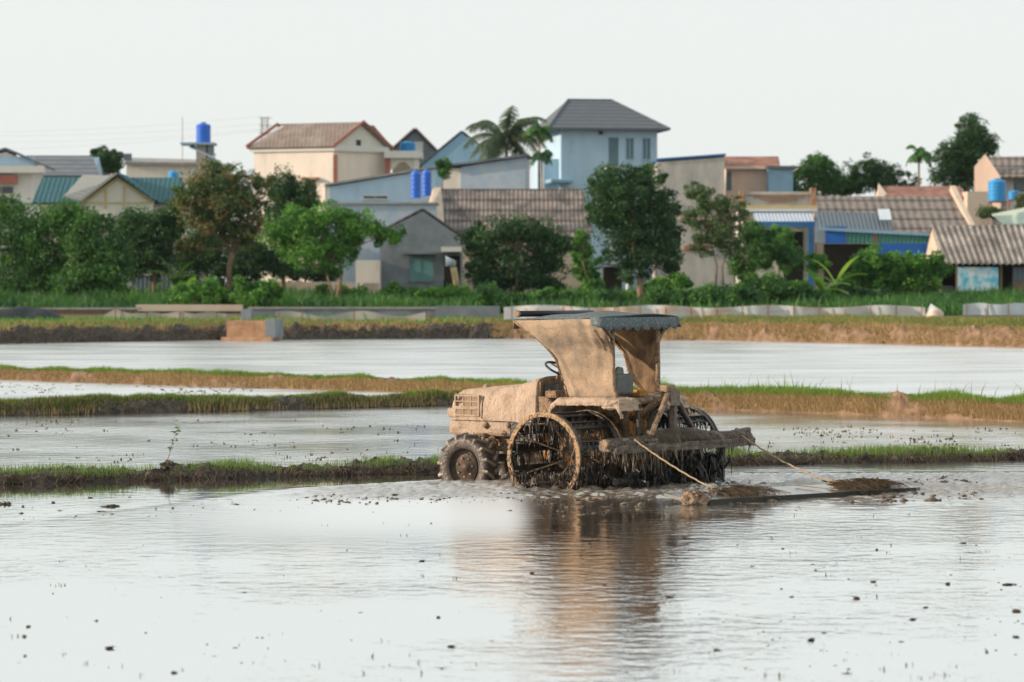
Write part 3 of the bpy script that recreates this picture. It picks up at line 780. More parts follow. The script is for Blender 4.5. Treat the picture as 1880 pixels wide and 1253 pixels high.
    # front valance piece hanging at the front left corner, rolled tarpaulin on the front edge
    b = MB(); b.quad_slab((1.07, .80, 2.11), (1.07, -.8, 2.11), (1.10, -.8, 2.03), (1.09, .80, 2.00), .01); b.build('front_flap', M['mud_mid'], roof)
    b = MB(); b.tube([(1.00, .80, 2.195), (1.00, -.82, 2.195)], .040, 12); b.build('rolled_tarp', M['black'], roof, smooth=True)
    b = MB(); b.tube([(1.0, .80, 2.195), (1.0, .835, 2.195)], .046, 12); b.build('roll_cap', M['mud_mid'], roof)
    # side curtains
    fe = [(943, 589, .84), (958, 602, .82), (974, 612, .79), (990, 625, .76), (1005, 641, .72), (1014, 651, .69), (1021, 661, .66), (1028, 683, .61), (1033, 697, .58), (1037, 710, .56), (1043, 731, .55)]
    re = [(1102, 586, .84), (1104, 596, .83), (1108, 608, .78), (1113, 621, .69), (1120, 634, .58), (1123, 645, .55), (1125, 658, .54), (1126, 674, .54), (1126, 690, .54), (1127, 706, .54), (1133, 731, .55)]
    for s in (1, -1):
        P = []
        A = [inv(*p) for p in fe]; B = [inv(*p) for p in re]
        if s < 0:       # the right curtain is drawn back towards its post
            A = [inv(*p) for p in ((1075, 583, -.84), (1100, 600, -.83), (1120, 618, -.80), (1134, 636, -.76), (1145, 648, -.70), (1150, 662, -.64), (1153, 680, -.60), (1162, 700, -.56), (1172, 712, -.55), (1184, 722, -.55))]
            B = [inv(*p) for p in ((1236, 582, -.84), (1226, 597, -.80), (1214, 612, -.70), (1206, 630, -.58), (1205, 650, -.54), (1206, 670, -.54), (1207, 690, -.54), (1207, 706, -.54), (1204, 722, -.55))]
            A = [Vector((p.x, -p.y, p.z)) for p in A]; B = [Vector((p.x, -p.y, p.z)) for p in B]
        nv, nu = 44, 40
        def samp(L, t):
            f = t * (len(L) - 1); i = min(int(f), len(L) - 2); return L[i].lerp(L[i + 1], f - i)
        for i in range(nv):
            v_ = i / (nv - 1); a_ = samp(A, v_); b_ = samp(B, v_)
            row = []
            for j in range(nu):
                u_ = j / (nu - 1)
                p = a_.lerp(b_, u_)
                bulge = .035 * math.sin(math.pi * u_) * math.sin(math.pi * v_)
                fold = .012 * math.sin(u_ * 5 + v_ * 9) * math.sin(math.pi * v_) + .018 * math.exp(-((u_ - .86 + .25 * (v_ - .2)) / .05) ** 2) * math.exp(-((v_ - .25) / .22) ** 2)
                fold += .02 * math.exp(-((u_ - .05 - .22 * max(0, v_ - .35)) / .05) ** 2) * (1 if v_ > .2 else 0)
                fold += .026 * mnoise.fractal((u_ * 4.5, v_ * 4, s * 3.0), 1, 2, 4) * math.sin(math.pi * min(1, v_ * 1.0 + .02)) + .010 * math.sin(u_ * 30 + v_ * 6) * math.exp(-((u_ - .8) / .16) ** 2) * (1 - v_)
                row.append((p.x, (p.y + bulge + fold) * s, p.z))
            P.append(row)
        b = MB(); b.grid(P)
        cu = b.build('side_curtain', M['canvas_tan' if s > 0 else 'canvas_dirty_shade'], T, smooth=True, solid=.008)
        b = MB(); b.tube([Vector((p.x, (p.y) * s, p.z)) for p in A], .017, 8); b.build('curtain_hem', M['mud_mid'], cu, smooth=True)
        b = MB(); b.tube([Vector((p.x, (p.y) * s, p.z)) for p in B[2:]], .02, 8); b.build('curtain_hem', M['mud_mid'], cu, smooth=True)
        # brace strip sewn at upper rear
        b = MB(); b.tube([(B[0].x + .12, .80 * s, 2.0), (B[4].x + .05, .60 * s, 1.73)], .018, 6); b.build('curtain_strap', M['mud_mid'], cu)
    # seat
    b = MB(); b.box(-.14, -.05, -.20, .20, 1.14, 1.42)
    b.build('seat_backrest', M['seat'], T, bevel=.04)
    b = MB(); b.box(-.10, .36, -.20, .20, 1.12, 1.20); b.build('seat_cushion', M['seat'], T, bevel=.03)
    b = MB(); b.prism([(-.11, .19, 1.41), (-.11, -.02, 1.41), (-.11, .0, 1.50), (-.11, .10, 1.515)], (.05, 0, 0)); b.build('headrest', M['seat'], T, bevel=.015)
    b = MB(); b.box(-.20, .0, -.42, -.24, 1.12, 1.17); b.box(-.18, -.02, -.40, -.26, 1.17, 1.205)
    b.build('tool_box', M['orange'], T, bevel=.01)
    # front axle and wheels
    b = MB(); b.tube([(1.97, -.52, .20), (1.97, -.2, .26), (1.97, .2, .26), (1.97, .52, .20)], .055, 10)
    b.build('front_axle', M['mud_wet'], T, smooth=True)
    for s in (1, -1):
        C = Matrix.Translation((1.97, .60 * s, .166)) @ Matrix.Diagonal((1, s, 1, 1))
        prof = [(.235, .10), (.25, .125), (.30, .145), (.355, .15), (.395, .135), (.408, .10), (.412, 0), (.408, -.10), (.395, -.135), (.355, -.15), (.30, -.145), (.25, -.125), (.235, -.10)]
        b = MB(); b.lathe(prof, 56, C)
        ty = b.build('front_tire', M['rubber'], T, smooth=True)
        b = MB()
        nl = 16
        for k in range(nl * 2):
            side = 1 if k % 2 else -1
            t0 = 2 * math.pi * k / (nl * 2)
            vs = []
            for (dy, dt) in ((0.0, .12), (.155, -.10)):
                for rr in ((.40, .462) if dy < .1 else (.33, .435)):
                    for w_ in (-.06, .06):
                        t = t0 + dt + w_ * (1.0 if rr < .41 else .75)
                        vs.append(C @ Vector((rr * math.cos(t), side * dy, rr * math.sin(t))))
            b.add(vs, [(0, 1, 3, 2), (4, 6, 7, 5), (0, 4, 5, 1), (2, 3, 7, 6), (1, 5, 7, 3), (0, 2, 6, 4)])
        b.build('tread', M['rubber_lug'], ty, bevel=.012)
        b = MB(); b.lathe([(.237, .13), (.232, .09), (.215, .075), (.20, .05), (.19, .055), (.165, .085), (.06, .085), (.055, .11), (.0, .11)], 40, C)
        rm = b.build('rim', M['rim'], ty, smooth=True)
        for k in range(7):
            t = 2 * math.pi * k / 7 + .3
            b = MB(); b.lathe([(0, .108), (.014, .106), (.016, .08)], 8, C @ Matrix.Translation((.125 * math.cos(t), 0, .125 * math.sin(t))))
            b.build('wheel_nut', M['mud_mid'], ty)
    # cage wheels
    r = random.Random(11)
    for s in (1, -1):
        yo, yi, zc, rad = 1.56 * s, .64 * s, .392, .576
        C = Matrix.Translation((0, 0, zc))
        rings = MB()
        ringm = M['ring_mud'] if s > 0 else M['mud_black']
        for y in (yo, yi):
            rings.lathe([(rad, y - .014), (rad, y + .014), (rad - .058, y + .014), (rad - .058, y - .014)], 64, C, closed=True)
        cw = rings.build('cage_wheel', ringm, T, sub=1, disp=.012, dscale=.05)
        if s > 0: cw['label'] = 'left cage wheel with mud-spattered iron rims'
        b = MB()
        for y in (yo, yi):
            a_, c_ = (y - .016 * s, y - .085 * s) if y == yo else (y + .016 * s, y + .085 * s)
            b.lathe([(rad - .006, a_), (rad - .006, c_), (rad - .03, c_), (rad - .03, a_)], 64, C, closed=True)
        b.build('rim_lining', M['mud_black'], cw, sub=1, disp=.02, dscale=.04)
        segs = []
        nb = 12
        for k in range(nb):
            t = 2 * math.pi * k / nb + .14
            b = MB()
            Mx = C @ Matrix.Rotation(-t, 4, 'Y') @ Matrix.Translation((rad - .05, 0, 0))
            b.box(-.06, .045, min(yi, yo) - .0, max(yi, yo), -.010, .006, Mx)
            b.box(.0, .014, min(yi, yo) + .004, max(yi, yo) - .004, .006, .085, Mx)
            b.build('paddle_bar', M['mud_black'], cw, sub=2, disp=.016, dscale=.05)
            p = Vector(((rad - .03) * math.cos(t), 0, zc + (rad - .03) * math.sin(t)))
            if p.z > .04: segs.append(((p.x, yi, p.z), (p.x, yo, p.z), 1.0))
        hy = 1.03 * s
        b = MB(); b.lathe([(0, hy + .03 * s), (.05, hy + .03 * s), (.05, hy + .01 * s), (.135, hy + .01 * s), (.135, hy - .012 * s), (.04, hy - .012 * s), (.04, .5 * s)], 24, C)
        b.build('hub', M['orange_mud'], cw, bevel=.003)
        for k in range(6):
            t = 2 * math.pi * k / 6 + .45
            b = MB(); b.tube([(.11 * math.cos(t), hy, zc + .11 * math.sin(t)), ((rad - .03) * math.cos(t + .1), yo, zc + (rad - .03) * math.sin(t + .1))], .013, 6)
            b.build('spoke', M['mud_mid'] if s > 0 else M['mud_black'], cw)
            b = MB(); b.tube([(.11 * math.cos(t + .5), hy - .02 * s, zc + .11 * math.sin(t + .5)), ((rad - .03) * math.cos(t + .6), yi, zc + (rad - .03) * math.sin(t + .6))], .013, 6)
            b.build('spoke', M['mud_wet'], cw)
        # ring strands and bar strands
        for y in (yo, yi):
            for k in range(40):
                t = math.pi * 2 * k / 40
                p = ((rad - .05) * math.cos(t), y, zc + (rad - .05) * math.sin(t)); q = ((rad - .05) * math.cos(t + .15), y, zc + (rad - .05) * math.sin(t + .15))
                if p[2] > .05: segs.append((p, q, .25 if y == yo else 1.2))
        low = [sg for sg in segs if sg[0][2] < .35] + [((-.42, yi, .22), (-.42, yo, .22), 2.0), ((.42, yi, .2), (.42, yo, .2), 2), ((-.2, yi, .17), (-.2, yo, .17), 2), ((.15, yi, .16), (.15, yo, .16), 2)]
        strands('hanging_weeds', segs, 1500 if s > 0 else 2400, .03, .30, M['straw_dark'] if s > 0 else M['mud_black'], cw, seed=1 + (s > 0))
        strands('wet_weeds', segs, 1300, .05, .30, M['mud_black'], cw, wid=.018, seed=41 + (s > 0))
        strands('clinging_mud', low, 2600 if s > 0 else 4500, .03, .16 if s > 0 else .3, M['mud_wet'] if s > 0 else M['mud_black'], cw, wid=.016, seed=5 + (s > 0), jit=.05)
    # rear lift arms, links
    b = MB(); b.tube([(-.30, .30, .98), (-.62, .34, 1.02)], .035, 8); b.tube([(-.30, -.30, .98), (-.62, -.34, 1.02)], .035, 8)
    b.build('lift_arm', M['mud_wet'], T, sub=1, disp=.02, dscale=.06)
    for s in (1, -1):
        b = MB(); b.tube([(-.25, .24 * s, .34), (-.9, .42 * s, .42)], .035, 8); b.build('lower_link', M['mud_wet'], T, sub=1, disp=.02, dscale=.06)
        b = MB(); b.tube([(-.58, .34 * s, 1.0), (-.62, .36 * s, .42)], .025, 8); b.build('lift_rod', M['mud_wet'], T, sub=1, disp=.02, dscale=.06)
        b = MB(); b.tube([(-.36, .38 * s, 1.05), (-.30, .24 * s, .62)], .045, 8); b.build('frame_strut', M['mud_grey'], T, sub=1, disp=.03, dscale=.06)
    b = MB(); b.tube([(-.24, .02, .80), (-.55, .01, 1.0), (-.86, 0, 1.20)], [.04, .05, .035], 10)
    b.build('top_link', M['mud_mid'], T, smooth=True, sub=1, disp=.045, dscale=.05)
    return T
tractor = build_tractor()
segs = []
pa = np.arange(-100, 2000, 12)
for a_, b_ in zip(pa[:-1], pa[1:]):
    for u_, z_ in ((.10, .085), (.16, .12), (.05, .05)):
        Ya, Yb = [float(np.interp(q, [p[0] for p in B1L], [p[1] for p in B1L])) + u_ * .85 - .05 for q in (a_, b_)]
        segs.append(((X(a_, Ya), Ya, z_), (X(b_, Yb), Yb, z_), .1 + max(0, mnoise.noise((a_ * .02, u_ * 9, 0)) + .25)))
o = strands('dead_roots', segs, 6500, .02, .14, M['straw_dark'], None, wid=.009, seed=77, jit=.03, tilt=.9)
o['label'] = 'dead roots and straw hanging on the front of the nearest mud bund'; o['category'] = 'roots'

def build_harrow():
    Hh = empty('rotary_harrow', (TX, TY, 0), TA, 'wide weed-draped rotary harrow hitched behind the tractor', 'harrow')
    lx = -.97
    P = []
    # beam box with lumpy mud
    n = 90
    for i in range(n + 1):
        ly = 1.57 - 3.14 * i / n
        e = min(1, i / 2, (n - i) / 2)
        hgt = .05 + .03 * mnoise.fractal((ly * 2.2, 3, 1), 1, 2, 3) + (.085 * math.exp(-((ly + .05) / .5) ** 2)) + (.05 if ly < -1.3 else 0) + .03 * mnoise.noise((ly * 6, 1, 7))
        row = []
        for k in range(14):
            t = 2 * math.pi * k / 14
            c_, s_ = math.cos(t), math.sin(t)
            rx = .11 * (abs(c_) ** .5) * (1 if c_ > 0 else -1)
            rz = (hgt if s_ > 0 else .07) * (abs(s_) ** .5) * (1 if s_ > 0 else -1)
            j = .028 * mnoise.fractal((ly * 7, c_ * 1.5, s_ * 1.5 + 4), 1, 2, 4) * (1.2 if s_ > 0 else .3)
            row.append((lx + (rx + j * c_) * (.93 + .07 * e), ly, .575 + rz + j * s_))
        row.append(row[0])
        P.append(row)
    b = MB(); b.grid(P); b.f.append(tuple(range(14))); b.f.append(tuple(n * 15 + k for k in range(14)))
    beam = b.build('beam', M['mud_beam'], Hh, smooth=True, sub=2, disp=.06, dscale=.045)
    b = MB(); b.box(lx - .155, lx - .135, -1.55, 1.55, .47, .57); b.build('beam_lip', M['mud_beam'], beam, sub=4, disp=.045, dscale=.05)
    b = MB(); b.tube([(lx - .02, 1.55, .60), (lx - .02, 1.63, .60)], .055, 12); b.build('end_tube', M['mud_mid'], beam)
    # A frame
    ap = Vector((lx + .12, .0, 1.26))
    for nm, q, rr in (('left', (lx, .60, .66), .038), ('right', (lx + .05, -.42, .68), .04)):
        b = MB(); b.tube([ap, (ap + Vector(q)) / 2, q], rr, 8); b.build('frame_leg', M['mud_mid'] if nm == 'left' else M['mud_wet'], Hh, sub=1, disp=.03, dscale=.05)
    b = MB(); b.box(ap.x - .05, ap.x + .03, -.09, -.02, .65, 1.24); b.box(ap.x - .07, ap.x + .09, -.12, .09, 1.0 + .02, 1.22)
    b.build('hitch_mast', M['mud_grey'], Hh, sub=3, disp=.015, dscale=.08, bevel=.008)
    b = MB(); b.box(ap.x - .05, ap.x + .15, -.06, .14, 1.20, 1.29)
    b.build('hitch_head', M['mud_mid'], Hh, bevel=.02, sub=3, disp=.03, dscale=.06)
    t = np.linspace(0, 2 * math.pi, 13)
    b = MB(); b.tube([(ap.x + .12 + .0, .12 + .03 * math.cos(x), 1.315 + .035 * math.sin(x)) for x in t], .007, 6, caps=False); b.build('hitch_pin_ring', M['mud_mid'], Hh)
    b = MB(); b.box(lx + .05, lx + .35, -.35, .35, .52, .72)
    b.build('gear_case', M['mud_wet'], Hh, bevel=.05, sub=3, disp=.05, dscale=.1)
    # end plates
    for y in (.55, -.05, -.5, -1.0):
        b = MB(); b.box(lx - .03, lx + .05, y - .025, y + .025, .05, .52); b.build('tine_arm', M['mud_black'], Hh, sub=3, disp=.03, dscale=.06)
    # rotor and blades
    b = MB(); b.tube([(lx + .12, 1.2, .10), (lx + .12, -1.02, .10)], .05, 10)
    rt = b.build('rotor', M['mud_black'], Hh)
    r = random.Random(5)
    for k in range(36):
        y = 1.15 - 2.15 * k / 35; t = k * 2.4
        b = MB()
        pts = [Vector((lx + .02 + .04 * math.cos(t), y, .13 + .04 * math.sin(t))), Vector((lx + .02 + .2 * math.cos(t), y, .13 + .2 * math.sin(t))), Vector((lx + .02 + .24 * math.cos(t + .3), y + .03, .13 + .24 * math.sin(t + .3)))]
        b.tube(pts, [.018, .018, .008], 5); b.build('rotor_blade', M['mud_black'], rt)
    # hanging straw and mud
    be = lambda a_, b_, z, wgt, dx=-.12: ((lx + dx, a_, z), (lx + dx, b_, z), wgt)
    strands('hanging_straw', [be(1.55, 1.0, .55, .5), be(1.0, .1, .56, 1.0), be(.3, -.9, .56, 1.7), be(-.9, -1.55, .54, 1.4), be(1.5, -1.5, .5, .5, .1)], 900, .03, .20, M['mud_grey'], Hh, wid=.012, seed=21)
    strands('hanging_straw', [be(1.5, .3, .54, 1), be(.3, -.4, .56, .6), be(1.1, .5, .54, 1.5)], 150, .12, .42, M['straw'], Hh, wid=.010, seed=22, tilt=.2)
    strands('clinging_weeds', [be(.9, -1.0, .30, 1, .1), be(.7, -1.0, .22, 1.2, .2), be(-.1, -1.02, .34, 2.0, .1), be(-.2, -1.02, .34, 2, .25), be(.9, .3, .45, .5, .15)], 3800, .06, .34, M['mud_black'], Hh, wid=.018, seed=23, jit=.07)
    # straw thatch lying over the beam top
    r_ = np.random.default_rng(9); n = 2600
    ly = np.concatenate([r_.normal(-.1, .45, n // 2), r_.uniform(-1.5, 1.5, n // 2)]); n = len(ly)
    x0 = lx + r_.uniform(-.04, .1, n); L_ = r_.uniform(.05, .15, n)
    zt = .635 + .09 * np.exp(-((ly + .05) / .5) ** 2) + r_.uniform(0, .03, n)
    a0 = np.stack([x0, ly, zt], 1); a1 = np.stack([x0 - L_ * .7, ly + r_.normal(0, .05, n), zt - L_ * .35], 1); a2 = np.stack([x0 - L_ * .95 - .02, ly + r_.normal(0, .06, n), zt - L_ * 1.0], 1)
    d = np.array([0, .006, 0])
    V = np.stack([a0 - d, a0 + d, a1 + d, a1 - d, a2 + d * .5, a2 - d * .5], 1); bb = np.arange(n)[:, None] * 6
    o = np_mesh('straw_thatch', V.reshape(-1, 3), np.concatenate([bb + np.array([0, 1, 2, 3]), bb + np.array([3, 2, 4, 5])], 0), M['straw_dark'], parent=Hh); o['kind'] = 'stuff'
    return Hh
build_harrow()

# towed levelling board
def gp(px, py, z=0.0):
    Y = F * (CAMH - z) / (py - PY0); return Vector(((px - PX0) / F * Y, Y, z))
bA, bB = gp(1272, 928), gp(1690, 903)
bd = (bB - bA); bl = bd.length; bd.normalize(); bang = math.atan2(bd.y, bd.x)
Bd = empty('levelling_board', bA, bang, 'long wet plank sledge with straw dragged behind the tractor on two ropes', 'board')
b = MB(); b.quad_slab((0, 0, .055), (bl, 0, .055), (bl, .50, .115), (0, .50, .115), .04); b.build('plank', M['board'], Bd, sub=2)
b = MB(); b.box(.25, bl - .1, -.02, -.002, -.03, .052); b.build('plank_edge', M['board_edge'], Bd)
for k in (1.55, 2.35):
    b = MB(); b.tube([(k, -.04, .085), (k - .1, .2, .105), (k - .25, .44, .13)], .008, 6); b.build('lashing', M['rope'], Bd)
def heap(name, m, parent, cx, cy, cz, rx, ry, rz, n, seed):
    b = MB(); P = []
    for i in range(9):
        u = i / 8 * math.pi
        P.append([(cx + rx * math.cos(u), cy + ry * math.sin(u) * math.cos(v), cz + rz * math.sin(u) * math.sin(v)) for v in np.linspace(0, 2 * math.pi, 15)])
    b.grid(P); return b.build(name, m, parent, smooth=True, sub=3, disp=.13, dscale=.05)
def mound_straw(parent, x0, x1, n, seed, L=.28):
    r_ = np.random.default_rng(seed)
    x = r_.uniform(x0, x1, n); y = r_.uniform(.02, .40, n); z = .10 + .07 * np.sin(np.pi * (x - x0) / (x1 - x0)) * r_.random(n) + .02
    l = L * (.4 + r_.random(n)); az = r_.normal(-0.9, .35, n)
    e = np.stack([x + np.cos(az) * l, y + np.sin(az) * l, np.maximum(z - .1 * r_.random(n) - .03, .01)], 1); a0 = np.stack([x, y, z], 1)
    mid = (a0 + e) / 2; mid[:, 2] += .025
    d = np.stack([np.sin(az) * .005, -np.cos(az) * .005, np.full(n, .003)], 1)
    V = np.stack([a0 - d, a0 + d, mid + d, mid - d, e + d * .4, e - d * .4], 1); bb = np.arange(n)[:, None] * 6
    o = np_mesh('straw', V.reshape(-1, 3), np.concatenate([bb + np.array([0, 1, 2, 3]), bb + np.array([3, 2, 4, 5])], 0), M['straw'], parent=parent); o['kind'] = 'stuff'
heap('mud_heap', M['mud_mid'], Bd, .14, .12, .05, .17, .15, .09, 0, 1)
heap('mud_heap', M['mud_grey'], Bd, .95, .28, .07, .40, .15, .07, 0, 2)
heap('mud_heap', M['mud_grey'], Bd, 3.1, .28, .08, .45, .16, .09, 0, 3)
mound_straw(Bd, .55, 1.35, 260, 1, .2); mound_straw(Bd, 2.5, 3.5, 380, 2, .22); mound_straw(Bd, .02, .35, 60, 3, .15)

def rope(label, p0, p1, sag):
    n = 24; pts = []
    for i in range(n + 1):
        t = i / n; p = Vector(p0).lerp(Vector(p1), t); p.z -= sag * 4 * t * (1 - t)
        p.z += .004 * math.sin(i * 2.1); pts.append(p)
    e = empty('tow_rope', p0, 0, label, 'rope')
    b = MB(); b.tube([p - Vector(p0) for p in pts], .011, 6); b.build('cord', M['rope'], e)
    b = MB()
    r_ = random.Random(2)
    kn = [Vector(p1) - Vector(p0) + Vector((r_.uniform(-.07, .07), r_.uniform(-.05, .05), r_.uniform(-.05, .06))) for _ in range(9)]
    b.tube(kn, .013, 6); b.build('knot', M['rope'], e)
def twl(l): return Vector((TX + ca * l[0] - sa * l[1], TY + sa * l[0] + ca * l[1], l[2]))
r0 = twl((-1.11, 1.15, .64)); r1 = gp(1308, 897, .10)
rope('muddy rope slanting from near end of harrow beam down to the board', r0, r1, .03)
r0 = twl((-1.11, -1.25, .60)); r1 = gp(1530, 886, .12)
rope('muddy rope from far end of harrow beam to middle of the board', r0, r1, .06)

# ------------------------------------------------------------------ clods, stubble and sapling
def clod_mesh(seed):
    r_ = random.Random(seed)
    bm = bmesh.new(); bmesh.ops.create_icosphere(bm, subdivisions=3, radius=1)
    for v in bm.verts:
        d = 1 + 1.0 * mnoise.fractal(v.co * 1.9 + Vector((seed * 3.1, 0, 0)), 1, 2, 4)
        v.co = Vector((v.co.x * d, v.co.y * d * .7, v.co.z * d * .55))
    for q in range(7):
        az = r_.uniform(0, 6.28); l = r_.uniform(.9, 2.4); e_ = Vector((math.cos(az) * l, math.sin(az) * l * .5, r_.uniform(-.1, 1.3 if q % 3 == 0 else .3)))
        sd = Vector((-math.sin(az), math.cos(az), .4)) * .10; v0 = [bm.verts.new(p) for p in (-sd, sd, e_ * .6 + sd * .8 + Vector((0, 0, .25)), e_, e_ * .6 - sd * .8 + Vector((0, 0, .25)))]; bm.faces.new(v0)
    me = bpy.data.meshes.new('mud_clod'); bm.to_mesh(me); bm.free(); me.materials.append(M['mud_grey']); return me
CM = [clod_mesh(i) for i in range(5)]
clods = [(10, 926, .16, 'flat mud clod at the left photo edge in front of near bund'), (98, 923, .07, 'spiky mud clod on the calm water near the left edge'), (207, 930, .12, 'flat dark mud clod on calm water left of the reflected sapling'),
  (238, 913, .05, None), (165, 914, .05, None), (388, 913, .05, None), (725, 910, .10, None), (665, 910, .10, None), (775, 918, .05, None), (630, 912, .04, None),
  (1790, 906, .09, 'round mud clod right of the far end of the board'), (1861, 871, .08, 'round mud clod on calm water at the right edge near bund'), (1790, 912, .07, None), (1768, 998, .05, None), (1082, 999, .06, None), (1604, 1069, .06, None), (1573, 1100, .06, None),
  (1700, 1116, .04, None), (1866, 1123, .07, None), (1676, 1138, .06, None), (1228, 1097, .05, None), (805, 1134, .05, None), (828, 1188, .04, None), (52, 1151, .05, None), (45, 1169, .035, None), (46, 1205, .035, None),
  (200, 1191, .05, None), (320, 1236, .06, None), (775, 1031, .04, None), (1865, 1170, .05, None), (977, 1053, .05, None), (1110, 1075, .04, None), (1490, 1176, .06, None), (1316, 1194, .05, None), (1610, 1010, .04, None), (1380, 1040, .03, None), (1740, 1073, .06, None), (1850, 1074, .07, None)]
for i, (px, py, s_, lb) in enumerate(clods):
    o = bpy.data.objects.new('mud_clod', CM[i % 5]); col.objects.link(o)
    p = gp(px, py); o.location = (p.x, p.y, .005 if p.y < 36 else .0); s_ *= .48; o.scale = (s_ * (1.2 if i % 3 else .8), s_ * .8, s_ * (.35 if i % 2 else .6) * (1.6 if i == 1 else 1)); o.rotation_euler = (0, 0, i * 1.7)
    tag(o, lb or ('small dark mud clod poking out of the shiny foreground mud' if py > 960 else 'small dark mud clod near the wheel tracks of the worked mud'), 'mud clod', 'mud clods lying on the flooded field')

def stubble(name, label, regs, n, hg, m, wb):
    xs, ys = [], []
    for (px0, px1, py0, py1, f) in regs:
        k = int(n * f); px = rng.uniform(px0, px1, k); py = rng.uniform(py0, py1, k)
        Y = F * CAMH / (py - PY0); xs.append((px - PX0) / F * Y); ys.append(Y)
    x = np.concatenate(xs); y = np.concatenate(ys)
    keep = rng.random(len(x)) < np.clip(fbm(x * .7, y * .25, 3) * 3 + .3, .03, 1); x, y = x[keep], y[keep]
    # little tufts
    k = 3; x = np.repeat(x, k) + rng.normal(0, .03, len(x) * k); y = np.repeat(y, k) + rng.normal(0, .03, len(y) * k)
    o = blades(name, x, y, np.full(len(x), -.01), hg * (.2 + rng.random(len(x))), wb * (.6 + rng.random(len(x))), m, lean=.9, tint=rng.random(len(x)))
    o['label'] = label; o['category'] = 'stubble'
stubble('rice_stubble', 'dark stubble specks on the middle flooded paddy', [(0, 820, 772, 850, .5), (1320, 1880, 785, 822, .5)], 600, .05, M['stubble'], .03)
stubble('rice_stubble', 'fine stubble and floating straw in the foreground mud', [(0, 900, 960, 1250, .4), (1250, 1880, 930, 1250, .6)], 260, .04, M['stubble'], .009)
stubble('rice_stubble', 'brown stubble rows in the narrow water strip between the two left bunds', [(0, 480, 702, 724, 1)], 500, .04, M['stubble'], .05)

def crumbs(name, label, regs, seed):
    r_ = np.random.default_rng(seed); C_, S_ = [], []
    for (x0, x1, y0, y1, n, s0, s1) in regs:
        px = r_.uniform(x0, x1, n); py = r_.uniform(y0, y1, n) + (1500 - px) * .02
        Y = F * CAMH / (py - PY0); x = (px - PX0) / F * Y
        k = r_.random(n) < np.clip(fbm(x * 1.6, Y * 1.8, 3) * 3 + .45, .05, 1); x, Y = x[k], Y[k]
        C_.append(np.stack([x, Y, np.where(Y < 36, .001, .008)], 1)); S_.append(s0 + (s1 - s0) * r_.random(len(x)) ** 2.5)
    C_ = np.concatenate(C_); S_ = np.concatenate(S_); n = len(S_)
    base = np.array([[1, 0, 0], [.3, .9, 0], [-.8, .6, 0], [-.9, -.5, 0], [.2, -1, 0], [.15, .1, 1], [0, 0, -1]])
    V = (base[None] * (1 + .45 * r_.normal(size=(n, 7, 1)))) * S_[:, None, None] * np.stack([r_.uniform(.7, 2.2, n), r_.uniform(.6, 1.4, n), r_.uniform(.35, .9, n)], 1)[:, None, :]
    V = V + C_[:, None, :]
    T = []
    for a_, b_ in ((0, 1), (1, 2), (2, 3), (3, 4), (4, 0)): T += [(a_, b_, 5), (b_, a_, 6)]
    T = (np.arange(n)[:, None, None] * 7 + np.array(T)[None]).reshape(-1, 3)
    o = np_mesh(name, V.reshape(-1, 3), T, M['mud_grey'], k=3)
    tag(o, label, 'mud', kind='stuff')
crumbs('mud_crumbs', 'loose wet mud crumbs in the churned trail round the tractor and board', [(1120, 1800, 884, 925, 900, .008, .045), (560, 1150, 893, 912, 380, .006, .03), (900, 1500, 915, 940, 200, .005, .02), (1250, 1700, 890, 905, 300, .012, .05)], 4)
crumbs('floating_litter', 'fine scattered specks of mud and leaf litter on the foreground field', [(0, 1880, 940, 1240, 260, .002, .010), (1150, 1880, 980, 1240, 200, .003, .013), (0, 700, 900, 925, 90, .005, .022)], 6)

def sapling():
    p = gp(303, 866, 0); p.z = .15; p.y = W_(881) + .4; p.x = (303 - PX0) / F * p.y
    e = empty('sapling', p, 0, 'thin leaning sapling with a few leaves on the near bund at left', 'plant')
    s = p.y / F
    pts = [Vector((0, 0, 0)), Vector((8 * s, 0, 22 * s)), Vector((14 * s, 0, 45 * s)), Vector((20 * s, 0, 62 * s)), Vector((26 * s, 0, 74 * s))]
    b = MB(); b.tube(pts, [.006, .005, .004, .003, .002], 6); b.build('stem', M['bark'], e)
    r_ = np.random.default_rng(3)
    n = 34; t = np.concatenate([r_.uniform(.35, .6, 10), r_.uniform(.72, 1, 24)])
    A = np.array([list(pts[min(3, int(q * 4))].lerp(pts[min(3, int(q * 4)) + 1], q * 4 - int(q * 4)) if q < 1 else pts[-1]) for q in t])
    az = r_.uniform(0, 2 * np.pi, n); l = r_.uniform(.05, .10, n)
    d = np.stack([np.cos(az) * l, np.sin(az) * l, r_.uniform(-.05, .03, n)], 1); w_ = np.stack([-np.sin(az) * .011, np.cos(az) * .011, r_.uniform(-.01, .01, n)], 1)
    V = np.stack([A, A + d * .5 + w_, A + d, A + d * .5 - w_], 1)
    np_mesh('leaves', V.reshape(-1, 3), np.arange(n)[:, None] * 4 + np.array([0, 1, 2, 3]), M['leaf_mid'], parent=e, tint=r_.random(n))
    o = bpy.data.objects.new('mud_clod', CM[2]); col.objects.link(o); o.location = (p.x + .05, p.y - .15, .17); o.scale = (.085, .1, .10)
    tag(o, 'dark clod of earth at the foot of the leaning sapling on the near bund', 'mud clod')
sapling()

exec_village = True
# ================================================================== VILLAGE
G0 = 1.45     # village ground level used for bases (a little below the terrain)
def frame_(px, Y, rot):
    return empty, Vector((X(px, Y), Y, 0)), rot

